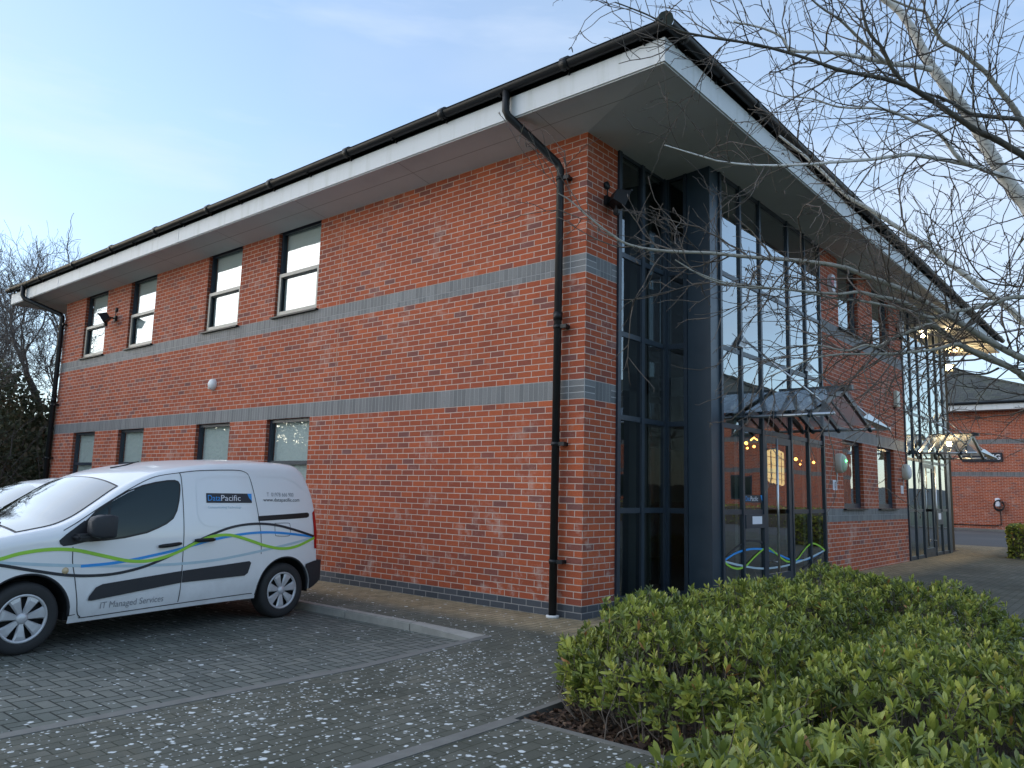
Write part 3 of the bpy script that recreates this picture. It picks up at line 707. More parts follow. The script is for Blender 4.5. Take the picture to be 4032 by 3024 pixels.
# windows of the two brick walls
def mk_window(mp, u0, u1, z0, z1, zt, openlow, blind, name='window', bmat='blind'):
    mb = MB()
    def bx(m, a, b, d0, d1, c, d):
        p, q = mp(a, d0, c), mp(b, d1, d)
        m.box(min(p[0], q[0]), max(p[0], q[0]), min(p[1], q[1]), max(p[1], q[1]), min(p[2], q[2]), max(p[2], q[2]))
    f = 0.055
    bx(mb, u0, u0 + f, 0.065, 0.13, z0, z1); bx(mb, u1 - f, u1, 0.065, 0.13, z0, z1)
    bx(mb, u0 + f, u1 - f, 0.067, 0.13, z1 - f, z1); bx(mb, u0 + f, u1 - f, 0.067, 0.13, z0, z0 + f)
    bx(mb, u0 + f, u1 - f, 0.069, 0.128, zt - 0.03, zt + 0.03)
    wo = mb.build(name, MT['frame'], office)
    g = MB()
    for a, b in ((z0 + f, zt - 0.03), (zt + 0.03, z1 - f)):
        g.quad(mp(u0 + f, 0.10, a), mp(u1 - f, 0.10, a), mp(u1 - f, 0.10, b), mp(u0 + f, 0.10, b))
    g.build('pane', MT['glass'], wo)
    if openlow:
        sm = MB(); a0, a1, b0, b1 = u0 + 0.03, u1 - 0.03, z0 + 0.03, zt + 0.045; t = 0.06
        bx(sm, a0, a0 + t, 0.035, 0.064, b0, b1); bx(sm, a1 - t, a1, 0.035, 0.064, b0, b1)
        bx(sm, a0 + t, a1 - t, 0.036, 0.064, b0, b0 + t); bx(sm, a0 + t, a1 - t, 0.036, 0.064, b1 - t, b1)
        sm.build('sash', MT['sash'], wo)
    s = MB(); bx(s, u0 - 0.05, u1 + 0.05, -0.055, 0.064, z0 - 0.028, z0 - 0.002)
    s.build('sill', MT['black'], wo)
    if blind:
        bm_ = MB(); k = int((u1 - u0) / 0.085)
        for i in range(k):
            ua = u0 + 0.05 + (u1 - u0 - 0.1) * i / k; ub = ua + 0.082
            if i < blind - 1: continue
            tw = 0.018
            bm_.quad(mp(ua, 0.17 - tw, z0), mp(ub, 0.17 + tw, z0), mp(ub, 0.17 + tw, z1), mp(ua, 0.17 - tw, z1))
        bm_.build('blind', MT[bmat], wo)
    return wo
MT['blue_blind'] = simple('pale_blue_blind', (0.55, 0.70, 0.80), 0.85, var=0.10, scale=2.5)  # pale blue slats for the lower windows of the right section
MT['blind'] = simple('vertical_blind_fabric', (0.86, 0.90, 0.86), 0.9, var=0.05, scale=1.5)
for i, (a, b) in enumerate(WX):
    mk_window(mpL, a, b, 4.22, 5.74, 4.93, True, 1)
for i, (a, b) in enumerate(WX):
    mk_window(mpL, a, b, 1.05, 2.475, 1.76, False, 1)
for a, b in ((7.03, 8.20), (9.14, 10.35)):
    mk_window(mpR, a, b, 1.245, 2.456, 1.30, False, 1, bmat='blue_blind')
    mk_window(mpR, a, b, 4.475, 5.76, 4.53, False, 1)

# glazed bays -------------------------------------------------------------
def glazing(name, mp, us, zlist, z0, z1, skip=(), w_=0.055, proud=0.028, panes=True, gmat='facade_glass'):
    """mullions at us, transoms at zlist; skip holds (bay index, z index) cells with no glass"""
    mb = MB()
    def bx(m, a, b, d0, d1, c, d):
        p, q = mp(a, d0, c), mp(b, d1, d)
        m.box(min(p[0], q[0]), max(p[0], q[0]), min(p[1], q[1]), max(p[1], q[1]), min(p[2], q[2]), max(p[2], q[2]))
    for u in us: bx(mb, u - w_ / 2, u + w_ / 2, -proud, 0.05, z0, z1)
    for i, (a, b) in enumerate(zip(us[:-1], us[1:])):
        for z in zlist:
            if (i, round(z, 2)) in skip: continue
            bx(mb, a + w_ / 2, b - w_ / 2, -proud * 0.45, 0.048, z - 0.032, z + 0.032)
        bx(mb, a + w_ / 2, b - w_ / 2, -proud * 0.4, 0.047, z0, z0 + 0.075)
        bx(mb, a + w_ / 2, b - w_ / 2, -proud * 0.4, 0.047, z1 - 0.06, z1)
    fr = mb.build(name, MT['frame'], office)
    if panes:
        for a, b in zip(us[:-1], us[1:]):
            g = MB(); zz = [z0] + list(zlist) + [z1]
            for c, d in zip(zz[:-1], zz[1:]):
                # the separate lights of a curtain wall never lie exactly in one plane
                j = [random.uniform(-0.0016, 0.0016) for _ in range(4)]
                g.quad(mp(a + w_ / 2, j[0], c + 0.03), mp(b - w_ / 2, j[1], c + 0.03), mp(b - w_ / 2, j[2], d - 0.03), mp(a + w_ / 2, j[3], d - 0.03))
            g.build('pane', MT[gmat], fr)
    return fr
ENT = [2.165, 2.79, 3.48, 4.57, 5.31, 6.015]
TR = [1.20, 2.325, 3.36, 4.37]
ent = glazing('glazed_bay', mpR, ENT, TR, 0.135, 5.755, skip={(2, 1.20)})
TOW = [11.30, 11.95, 12.65, 13.72, 14.45, 15.13]
tow = glazing('glazed_bay', mpR, TOW, TR, 0.135, 5.755, skip={(2, 1.20)})
rec = glazing('glazed_bay', mpP, [0.70, 1.26, 1.845], TR, 0.12, 5.72, proud=0.03, w_=0.07, gmat='darkened_recess_glass')
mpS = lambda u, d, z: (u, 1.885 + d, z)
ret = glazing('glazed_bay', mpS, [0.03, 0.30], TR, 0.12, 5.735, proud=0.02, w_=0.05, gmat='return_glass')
# corner casing of each bay and the returns
mb = MB()
def casing(bx_, nm='corner_casing', m='cladding'):
    q = MB()
    for b_ in bx_: q.box(*b_)
    q.build(nm, MT[m], office)
casing([(0.33, 0.655, 1.882, 1.93, 0.05, 5.77), (0.60, 0.655, 1.93, 2.134, 0.05, 5.755)])
casing([(0.60, 0.655, 15.161, 15.50, 0.05, 5.755), (0.0, 0.655, 15.50, 15.53, 0.05, 5.755), (-0.02, 0.0, 15.53, 17.8, 0.05, 5.72)])
for b_ in ((-0.05, 0.03, 0.666, 1.88, -0.05, 0.115), (0.03, 0.66, 1.86, 1.9, -0.05, 0.05), (0.56, 0.64, 1.93, 6.05, 0.0, 0.134), (0.56, 0.64, 11.262, 15.5, 0.0, 0.134)): casing([b_], 'threshold', 'frame')
# inner pale reveals standing behind the mullions
mb = MB()
for u in ENT[:2] + ENT[3:]:
    mb = MB(); mb.box(0.555, 0.60, u - 0.02, u + 0.02, 0.14, 2.69); mb.build('inner_post', MT['cream'], office)
# doors
def mk_door(u0, u1, hand):
    d = MB()
    def bx(m, a, b, d0, d1, c, e):
        p, q = mpR(a, d0, c), mpR(b, d1, e)
        m.box(min(p[0], q[0]), max(p[0], q[0]), min(p[1], q[1]), max(p[1], q[1]), min(p[2], q[2]), max(p[2], q[2]))
    bx(d, u0, u0 + 0.09, -0.02, 0.03, 0.215, 2.28); bx(d, u1 - 0.11, u1, -0.02, 0.03, 0.215, 2.28)
    bx(d, u0 + 0.09, u1 - 0.11, -0.019, 0.03, 2.18, 2.28); bx(d, u0 + 0.09, u1 - 0.11, -0.019, 0.03, 0.215, 0.33)
    do = d.build('door', MT['frame'], office)
    h = MB(); uh = u0 + 0.25 if hand > 0 else u1 - 0.2
    h.tube([mpR(uh, -0.10, 0.36), mpR(uh, -0.10, 2.24)], 0.017, 12)
    for z in (0.5, 2.1): h.tube([mpR(uh, -0.10, z), mpR(uh, -0.02, z)], 0.010, 8)
    h.build('handle', MT['steel'], do)
    return do
mk_door(3.52, 4.53, 1); mk_door(12.69, 13.68, -1)
mb = MB(); mb.box(0.655, 0.69, 2.822, 3.448, 0.98, 1.165)
pn = mb.build('letter_panel', MT['frame'], office)
mb = MB(); mb.box(0.692, 0.694, 3.02, 3.34, 1.035, 1.14); mb.build('paper_notice', MT['paper'], pn)
mb = MB(); mb.box(0.655, 0.69, 13.75, 14.42, 0.86, 1.165)
pn = mb.build('letter_panel', MT['frame'], office)
mb = MB(); mb.box(0.692, 0.694, 13.93, 14.2, 0.98, 1.13); mb.build('paper_notice', MT['paper'], pn)

# stickers on the entrance glass
def ribbon_flat(mb, pts, wd, x):
    pts = catmull(pts, 8)
    L = []
    for i, p in enumerate(pts):
        a = pts[max(i - 1, 0)]; b = pts[min(i + 1, len(pts) - 1)]
        t = np.array(b) - np.array(a); t /= (np.linalg.norm(t) + 1e-9); nn = np.array([-t[1], t[0]]) * wd / 2
        L.append((p + nn, p - nn))
    for (a, b), (c, d) in zip(L[:-1], L[1:]):
        mb.quad((x, b[0], b[1]), (x, d[0], d[1]), (x, c[0], c[1]), (x, a[0], a[1]))
for k, (nm, m) in enumerate((('black', 'sign_black'), ('blue', 'sign_blue'), ('pale', 'v_pale'), ('green', 'v_green'))):
    mb = MB()
    for c in WAVES[nm]:
        mb = MB(); ribbon_flat(mb, c, 0.026, 0.6575 + 0.0012 * k); mb.build('wave_sticker', MT[m], ent)
def logo(mb_bg, mb_blue, mb_white, put, W, H):
    """the company plate: black strip, blue corner flash, two-tone name; put(u, v, layer) places a point"""
    mb_bg.add([put(0, 0, 0), put(W, 0, 0), put(W, H, 0), put(0, H, 0)], [(0, 1, 2, 3)])
    mb_blue.add([put(W * 0.90, H, 1), put(W * 0.935, H * 0.55, 1), put(W, H * 0.20, 1), put(W, H, 1)], [(0, 1, 2, 3)])
    x = W * 0.03
    for txt, mbx in (('Data', mb_blue), ('Pacific', mb_white)):
        vs, fs, wd = text_mesh(txt, H * 0.86)
        sx = (W * (0.27 if txt == 'Data' else 0.43)) / wd
        mbx.add([put(x + a * sx, H * 0.22 + b, 2) for a, b in vs], fs); x += wd * sx + W * 0.012
a, b, c = MB(), MB(), MB()
logo(a, b, c, lambda u, v, l: (0.6575 + 0.0012 * l, 2.865 + u, 1.325 + v), 0.575, 0.105)
a.build('logo_sticker', MT['sign_black'], ent); b.build('logo_sticker', MT['sign_blue'], ent); c.build('logo_sticker', MT['paper'], ent)

# lamps seen inside the lobby
MT['bulb'] = emit('warm_bulb', (1.0, 0.36, 0.07), 6.0)
MT['glow'] = emit('warm_glow', (1.0, 0.70, 0.30), 0.62)
mb = MB()
for y, z, r in ((6.74, 2.40, 0.034), (6.79, 2.31, 0.022), (7.10, 2.36, 0.028), (6.5, 2.44, 0.018), (9.25, 2.22, 0.038), (9.62, 2.20, 0.018), (9.5, 2.12, 0.02), (10.32, 2.20, 0.032), (10.68, 2.32, 0.042), (10.1, 2.26, 0.016)):
    mb = MB(); mb.lathe([(0, -r), (r * 0.7, -r * 0.7), (r, 0), (r * 0.7, r * 0.7), (0, r)], (-1.0, y, z), n=10); mb.build('lobby_lamp', MT['bulb'], office)
mb = MB(); mb.tube([(-1, 6.95, 2.47), (-1, 7.1, 2.53), (-1, 7.28, 2.49)], 0.012, 6)
mb.build('lobby_lamp', MT['bulb'], office)
mb = MB(); arc = [(-2.0, 10.05, 1.84)] + [(-2.0, 10.05 + 1.28 * (0.5 - 0.5 * math.cos(PI * t)), 2.38 + 0.14 * math.sin(PI * t)) for t in np.linspace(0, 1, 9)] + [(-2.0, 11.33, 1.78), (-2.0, 11.1, 1.68), (-2.0, 10.3, 1.74)]
mb.poly(arc); lw_ = mb.build('glowing_panel', MT['glow'], office)  # freestanding glowing panel added in the lobby, no real opening behind it
mb = MB()
for z in (2.34, 2.16, 1.98, 1.84): mb.bar((-1.99, 10.05, z), (-1.99, 11.33, z - 0.03), 0.012, 0.012)
for y in (10.36, 10.68, 11.0): mb.bar((-1.99, y, 1.72), (-1.99, y, 2.46), 0.012, 0.012)
mb.build('panel_bar', MT['dark'], lw_)

# soffit, fascia, gutter, roof ------------------------------------------------
RX0, RX1, RY0, RY1 = -17.40, 1.392, -0.654, 19.20
mb = MB()
c00, c10, c11, c01 = (RX0, RY0, 5.815), (RX1, RY0, 5.815), (RX1, RY1, 5.815), (RX0, RY1, 5.815)
i00, i10, i11, i01 = (-15.6, 0, SOF), (0, 0, SOF), (0, 18.5, SOF), (-15.6, 18.5, SOF)
mb.quad(c00, c10, i10, i00); mb.quad(c10, c11, i11, i10); mb.quad(c11, c01, i01, i11); mb.quad(c01, c00, i00, i01)
# overlap of the soffit over the recess
mb.quad((-0.14, 0.6, SOF + 0.001), (0.0, 0.6, SOF + 0.001), (0.0, 1.95, SOF + 0.001), (-0.14, 1.95, SOF + 0.001))
mb.build('soffit', MT['soffit'], office)
mb = MB(); t = 0.025
mb.box(RX0 - t, RX1 + t, RY0 - t, RY0, 5.80, 6.06); mb.box(RX1, RX1 + t, RY0, RY1, 5.80, 6.06)
mb.box(RX0 - t, RX0, RY0, RY1, 5.80, 6.06); mb.box(RX0 - t, RX1 + t, RY1, RY1 + t, 5.80, 6.06)
mb.build('fascia', MT['fascia'], office)
mb = MB()
mb.box(RX0 - 0.006, RX1 + 0.006, RY0 - 0.006, RY0 + 0.03, 5.785, 5.7995); mb.box(RX1 - 0.03, RX1 + 0.006, RY0 + 0.03, RY1, 5.785, 5.7995)
mb.build('drip_trim', MT['soffit'], office)
for xx in (-8.75, -14.4):
    mb = MB(); mb.box(xx, xx + 0.05, RY0 - t - 0.004, RY0 - t, 5.80, 6.06); mb.build('fascia_joint', MT['fascia'], office)
def gutter(p, q, out):
    p, q, out = Vector(p), Vector(q), Vector(out)
    mb = MB(); r = 0.066; prof = []
    for k in range(11):
        a = PI * k / 10
        prof.append(out * (r * math.cos(a)) + Vector((0, 0, -r * math.sin(a) * 1.15)))
    o = [[tuple(e + s_) for s_ in prof] for e in (p, q)]
    mb.add(o[0] + o[1], [(i, i + 1, 11 + i + 1, 11 + i) for i in range(10)], True)
    L = (q - p).length; d = (q - p) / L; k = int(L / 0.95)
    for i in range(k + 1):
        c = p + d * (0.3 + (L - 0.6) * i / k)
        inn = -out
        mb.bar(c + out * 0.02 + Vector((0, 0, -0.085)), c + inn * 0.07 + Vector((0, 0, -0.02)), 0.03, 0.05)
        mb.bar(c + inn * 0.068 + Vector((0, 0, -0.12)), c + inn * 0.068 + Vector((0, 0, 0.0)), 0.03, 0.012)
        if i % 2 == 0: mb.tube([c - d * 0.05 + Vector((0, 0, -0.012)), c + d * 0.05 + Vector((0, 0, -0.012))], 0.074, 12)
    mb.tube([p + out * r, q + out * r], 0.008, 6)
    return mb.build('gutter', MT['black'], office)
gz = 6.165
gutter((RX0 - 0.09, RY0 - 0.10, gz), (RX1 + 0.09, RY0 - 0.10, gz), (0, -1, 0))
gutter((RX1 + 0.10, RY0 - 0.09, gz), (RX1 + 0.10, RY1 + 0.09, gz), (1, 0, 0))
def roof_mat():
    n = NT('concrete_roof_tile')
    s = n.sep(n.uv())
    mask, c, r = unit_pattern(n, s[0], s[1], 0.30, 0.32, 0.012, 0.5)
    rnd = n.white(c, r)
    colr = n.mix(rnd, (0.040, 0.045, 0.042), (0.075, 0.078, 0.070))
    colr = n.mix(n.mr(n.noise(n.pos(), 2.0, 5), 0.45, 0.7, 0, 0.6), colr, (0.075, 0.085, 0.05))
    n.base(n.mix(mask, (0.015, 0.016, 0.015), colr)); n.rough(0.9); n.bump(mask, 0.8, 0.02)
    return n.m
MT['roof'] = roof_mat()
def hip_roof(x0, x1, y0, y1, z, pitch, parent, nm='roof'):
    mb = MB(); h = min(x1 - x0, y1 - y0) / 2; zt = z + h * math.tan(pitch)
    A, B, Cc, D = (x0, y0, z), (x1, y0, z), (x1, y1, z), (x0, y1, z)
    if (x1 - x0) >= (y1 - y0): R1, R2 = (x0 + h, y0 + h, zt), (x1 - h, y0 + h, zt)
    else: R1, R2 = (x0 + h, y0 + h, zt), (x0 + h, y1 - h, zt)
    if (x1 - x0) >= (y1 - y0): fs = [(A, B, R2, R1), (B, Cc, R2), (Cc, D, R1, R2), (D, A, R1)]; hips = [(A, R1), (B, R2), (Cc, R2), (D, R1), (R1, R2)]
    else: fs = [(A, B, R1), (B, Cc, R2, R1), (Cc, D, R2), (D, A, R1, R2)]; hips = [(A, R1), (B, R1), (Cc, R2), (D, R2), (R1, R2)]
    # tiles laid in courses: each face is stepped so that the eaves show a tile edge
    for f in fs: mb.poly(list(f))
    for a, b in ((A, B), (B, Cc), (Cc, D), (D, A)):
        mb.quad(a, b, (b[0], b[1], b[2] - 0.05), (a[0], a[1], a[2] - 0.05))
    ro = mb.build(nm, MT['roof'], parent)
    m2 = MB()
    for a, b in hips:
        a, b = Vector(a), Vector(b); k = max(2, int((b - a).length / 0.45))
        for i in range(k):
            p = a.lerp(b, i / k); q = a.lerp(b, (i + 1) / k)
            m2.tube([p + Vector((0, 0, 0.0)), q + Vector((0, 0, 0.025))], [0.085, 0.07], 8)
    m2.build('ridge_tile', MT['roof'], ro)
    return ro
hip_roof(RX0 - 0.06, RX1 + 0.06, RY0 - 0.06, RY1 + 0.06, 6.225, math.radians(20), office)

def pipe(pts, r, clips, nm='downpipe'):
    mb = MB(); mb.tube(pts, r, 14)
    dp = mb.build(nm, MT['black'], office)
    for x, y, z, tall in clips:
        c = MB()
        c.lathe([(r + 0.001, -tall), (r + 0.009, -tall), (r + 0.009, tall), (r + 0.001, tall)], (x, y, z), n=16)
        if tall < 0.05: c.box(x + r * 0.6, x + r + 0.085, y - 0.02, y + 0.02, z - 0.022, z + 0.022); c.box(x + r + 0.02, x + r + 0.07, y, 0.0, z - 0.02, z + 0.02)
        c.build('bracket', MT['black'], dp)
pipe([(-0.66, -0.755, 6.13), (-0.66, -0.755, 5.86), (-0.64, -0.73, 5.80), (-0.36, -0.12, 5.36), (-0.335, -0.085, 5.28), (-0.335, -0.085, 0.03)], 0.046,
     [(-0.335, -0.085, 5.16, 0.022), (-0.335, -0.085, 3.46, 0.05), (-0.335, -0.085, 3.33, 0.022), (-0.335, -0.085, 1.95, 0.022), (-0.335, -0.085, 0.62, 0.022)])
pipe([(-16.38, -0.755, 6.13), (-16.38, -0.755, 5.88), (-16.34, -0.72, 5.80), (-15.62, -0.12, 5.42), (-15.58, -0.085, 5.34), (-15.58, -0.085, -0.02)], 0.055,
     [(-15.58, -0.085, 5.16, 0.022), (-15.58, -0.085, 3.3, 0.05), (-15.58, -0.085, 3.18, 0.022), (-15.58, -0.085, 1.9, 0.022)])
mb = MB(); mb.lathe([(0.0, 0.0), (0.075, 0.0), (0.075, 0.025), (0.05, 0.03), (0.05, 0.0)], (-0.335, -0.085, 0.002), n=20)
mb.build('drain_collar', MT['white'], office)

# ------------------------------------------------------------------ canopies over the two entrances
def canopy(yc, label, lit=False):
    o = thing('entrance_canopy', label, 'canopy', (0.655, yc, 2.95), group='glass canopies over the entrances')
    X0, hy, zr, ze = 0.735, 1.265, 2.95, 2.50
    XR, XE = 1.72, 1.90
    ys = (yc - hy, yc + hy)
    f = MB()
    f.box(X0 - 0.02, XR + 0.03, yc - 0.045, yc + 0.045, zr - 0.03, zr + 0.045)
    for y in ys:
        for x in (X0, 1.13, 1.60):
            f.bar((x, yc, zr - 0.01), (x, y, ze - 0.01), 0.05, 0.065)
        for x in (0.93, 1.36):
            f.bar((x, yc, zr - 0.035), (x, y, ze - 0.035), 0.022, 0.03)
        # rafter shoes below the eaves bar
        for x in (X0, 1.13, 1.60): f.lathe([(0, -0.05), (0.032, -0.05), (0.032, 0.05), (0, 0.05)], (x, y, ze - 0.03), axis=(0, 1 if y > yc else -1, -0.35), n=12)
    f.build('frame', MT['frame'], o)
    for y in ys:
        e = MB(); e.tube([(X0 - 0.08, y, ze - 0.03), (XE, y, ze - 0.03)], 0.022, 10)
        e.build('eaves_bar', MT['steel'], o)
        g = MB()
        off = Vector((0, (ze - zr), (yc - y) if y < yc else (y - yc))).normalized() * 0.036
        off = Vector((0, (-1 if y < yc else 1) * 0.012, 0.036))
        for a, b in ((X0 - 0.02, 1.13), (1.13, 1.64)):
            g.quad(Vector((a, yc, zr)) + off, Vector((b, yc, zr)) + off, Vector((b, y, ze)) + off, Vector((a, y, ze)) + off)
        g.build('glass_panel', MT['canopy_glass'], o)
        r = MB(); wy = yc + (y - yc) * (0.98 if y < yc else 1.0)
        wallp = (0.73, wy, 3.52); tip = (1.66, yc + (y - yc) * 0.78, ze + 0.155)
        r.tube([wallp, tip], 0.014, 8); r.build('tie_rod', MT['steel'], o)
        k = MB()
        k.ext([(0.70, wy - 0.17, 3.43), (0.70, wy, 3.60), (0.70, wy + 0.17, 3.43)], (0.012, 0, 0))
        k.ext([(0.712, wy - 0.006, 3.44), (0.78, wy - 0.006, 3.50), (0.712, wy - 0.006, 3.58)], (0, 0.012, 0))
        k.build('wall_bracket', MT['steel'], o)
        p = MB(); ty = tip[1]; sg = -1 if y < yc else 1
        p.ext([(1.62, ty - 0.07 * sg, ze + 0.13), (1.67, ty, ze + 0.19), (1.90, ty + 0.25 * sg, ze - 0.02), (1.70, ty + 0.25 * sg, ze - 0.02)], (0, 0, -0.012))
        p.build('fixing_plate', MT['steel'], o)
    if lit:
        b = MB(); b.lathe([(0, -0.05), (0.045, -0.04), (0.055, 0), (0.045, 0.05), (0, 0.06)], (1.15, yc - 0.12, 2.74), n=14)
        b.build('lamp', emit('canopy_lamp', (1.0, 0.78, 0.42), 30.0), o)
        l = bpy.data.lights.new('canopy_lamp_light', 'POINT'); l.energy = 14; l.color = (1.0, 0.74, 0.40); l.shadow_soft_size = 0.06
        lo = bpy.data.objects.new('canopy_lamp_light', l); COL.objects.link(lo); lo.parent = o; lo.location = (0.50, -0.12, -0.32)
    return o
canopy(4.03, 'unlit pitched glass canopy on steel tie rods over the nearer entrance with the company sticker')
canopy(13.25, 'pitched glass canopy glowing with warm lamplight over the farther entrance', True)

# ------------------------------------------------------------------ things fixed to the walls
def floodlight(name, label, base, aim, lit=False, arm=0.16, sz=(0.30, 0.22)):
    """base: wall point, normal toward -y or +x; aim: direction the lens faces"""
    base = Vector(base); aim = Vector(aim).normalized()
    o = thing(name, label, 'floodlight', base, group='floodlights on the office walls')
    nrm = Vector((0, -1, 0)) if abs(base.y) < 0.05 and base.x < -1 else Vector((1, 0, 0))
    c = base + nrm * arm
    m = MB(); sd_ = nrm.cross(Vector((0, 0, 1)))
    m.lathe([(0, 0), (0.05, 0), (0.05, 0.03), (0, 0.035)], base + Vector((0, 0, 0.2)), axis=nrm, n=14)
    m.tube([base + Vector((0, 0, 0.19)) + nrm * 0.02, base + nrm * 0.03 + Vector((0, 0, 0.03))], 0.008, 6)
    m.bevbox(min(base.x, base.x + nrm.x * 0.05) - abs(nrm.y) * 0.05, max(base.x, base.x + nrm.x * 0.05) + abs(nrm.y) * 0.05,
             min(base.y, base.y + nrm.y * 0.05) - abs(nrm.x) * 0.05, max(base.y, base.y + nrm.y * 0.05) + abs(nrm.x) * 0.05, base.z - 0.06, base.z + 0.06, 0.008)
    m.bar(base + nrm * 0.04, c, 0.03, 0.03)
    m.build('bracket', MT['black'], o)
    rt_ = aim.cross(Vector((0, 0, 1))).normalized(); u_ = rt_.cross(aim).normalized()
    w_, h_ = sz[0] / 2, sz[1] / 2
    def P(a, b, d): return c + rt_ * a + u_ * b + aim * d
    b = MB()
    fr = [P(-w_, -h_, 0.10), P(w_, -h_, 0.10), P(w_, h_, 0.10), P(-w_, h_, 0.10)]
    bk = [P(-w_ * .6, -h_ * .6, -0.06), P(w_ * .6, -h_ * .6, -0.06), P(w_ * .6, h_ * .6, -0.06), P(-w_ * .6, h_ * .6, -0.06)]
    inn = [P(-w_ * .8, -h_ * .78, 0.10), P(w_ * .8, -h_ * .78, 0.10), P(w_ * .8, h_ * .78, 0.10), P(-w_ * .8, h_ * .78, 0.10)]
    inb = [P(-w_ * .7, -h_ * .6, 0.05), P(w_ * .7, -h_ * .6, 0.05), P(w_ * .7, h_ * .6, 0.05), P(-w_ * .7, h_ * .6, 0.05)]
    b.add(fr + bk + inn + inb, [(4, 7, 6, 5), (0, 1, 5, 4), (1, 2, 6, 5), (2, 3, 7, 6), (3, 0, 4, 7), (0, 8, 9, 1), (1, 9, 10, 2), (2, 10, 11, 3), (3, 11, 8, 0), (8, 12, 13, 9), (9, 13, 14, 10), (10, 14, 15, 11), (11, 15, 12, 8)])
    b.bar(P(-w_ * 1.04, h_ * 1.02, 0.10), P(w_ * 1.04, h_ * 1.02, 0.10), 0.02, 0.02)
    b.build('housing', MT['black'], o)
    l = MB(); l.add([P(-w_ * .7, -h_ * .6, 0.06), P(w_ * .7, -h_ * .6, 0.06), P(w_ * .7, h_ * .6, 0.06), P(-w_ * .7, h_ * .6, 0.06)], [(0, 1, 2, 3)])
    l.build('lens', emit('flood_lens_lit', (1.0, 0.76, 0.40), 60.0) if lit else MT['lens'], o)
    s = MB(); s.bevbox(c.x - 0.035, c.x + 0.035, c.y - 0.035, c.y + 0.035, c.z - 0.21, c.z - 0.13, 0.012); s.bar(c + Vector((0, 0, -0.14)), c + Vector((0, 0, -0.05)), 0.025, 0.025)
    s.build('motion_sensor', MT['black'], o)
    if lit:
        q = bpy.data.lights.new('floodlight_beam', 'POINT'); q.energy = 28; q.color = (1.0, 0.72, 0.36); q.shadow_soft_size = 0.08
        qo = bpy.data.objects.new('floodlight_beam', q); COL.objects.link(qo); qo.parent = o
        qo.location = (c + aim * 0.2 - base)
    return o
MT['lens'] = simple('dusty_lens_glass', (0.30, 0.30, 0.26), 0.25, spec=0.8)
floodlight('floodlight', 'black floodlight switched off on the brick pier beside the corner downpipe', (0.0, 0.40, 4.95), (0.55, 0.75, -0.38))
floodlight('floodlight', 'black floodlight tilted over the car park between two upper windows', (-12.68, -0.0, 4.97), (-0.45, -0.72, -0.55), arm=0.22)
floodlight('floodlight', 'glowing floodlight under the eaves at the far end of the glazed front', (0.0, 18.0, 5.31), (0.6, -0.55, -0.45), lit=True, arm=0.26)

def oval_lamp(y, z, label, led=False):
    o = thing('bulkhead_lamp', label, 'wall lamp', (0.653, y, z), group='oval bulkhead lamps beside the entrances')
    b = MB()
    def ring(a, h, x): return [(0.653 + x, y + a * math.cos(t), z + h * math.sin(t)) for t in np.linspace(0, 2 * PI, 28, endpoint=False)]
    def loft(m, rings):
        n = 28; vs = [p for r in rings for p in r]; fs = []
        for i in range(len(rings) - 1):
            fs += [(i * n + k, i * n + (k + 1) % n, (i + 1) * n + (k + 1) % n, (i + 1) * n + k) for k in range(n)]
        fs.append([(len(rings) - 1) * n + k for k in range(n)])
        m.add(vs, fs, True)
    loft(b, [ring(0.125, 0.165, 0.0), ring(0.13, 0.17, 0.02), ring(0.13, 0.17, 0.09), ring(0.12, 0.155, 0.115)])
    b.build('body', MT['cream'], o)
    d = MB(); loft(d, [ring(0.118, 0.152, 0.112), ring(0.11, 0.142, 0.135), ring(0.08, 0.105, 0.155), ring(0.03, 0.04, 0.163)])
    d.build('diffuser', MT['green_diff'] if led else MT['white'], o)
    if led:
        e = MB(); e.lathe([(0, -0.018), (0.014, -0.01), (0.018, 0), (0.014, 0.01), (0, 0.018)], (0.653 + 0.165, y - 0.03, z + 0.035), n=10)
        e.build('green_indicator', emit('green_led', (0.05, 1.0, 0.18), 5.0), o)
    c = MB(); c.tube([(0.66, y - 0.02, z - 0.16), (0.66, y - 0.02, z - 0.33)], 0.008, 6); c.build('cable_conduit', MT['white'], o)
    return o
MT['green_diff'] = simple('green_tinted_diffuser', (0.42, 0.56, 0.40), 0.3)
oval_lamp(6.70, 2.02, 'oval white wall lamp with a glowing green indicator between glazed entrance and window', True)
oval_lamp(11.03, 2.02, 'plain oval white wall lamp beside the farther glazed bay')

def plate(y0, y1, z0, z1, txt, label):
    o = thing('number_plate', label, 'sign', (0.653, (y0 + y1) / 2, z0))
    m = MB(); m.bevbox(0.653, 0.661, y0, y1, z0, z1, 0.003); m.build('plate', MT['paper'], o)
    vs, fs, wd = text_mesh(txt, 0.13, 0.002); h = max(v[1] for v in vs); s = (y1 - y0) * 0.6 / wd; sv = (z1 - z0) * 0.68 / h
    t = MB(); t.add([(0.6618, y0 + (y1 - y0) * 0.2 + a * s, z0 + (z1 - z0) * 0.16 + b * sv) for a, b in vs], fs); t.build('numeral', MT['sign_black'], o)
plate(6.45, 6.66, 1.555, 1.725, '10', 'small white number plate reading 10 under the green-lit wall lamp')
plate(10.77, 10.97, 1.555, 1.72, '11', 'small white number plate reading 11 by the farther glazed bay')

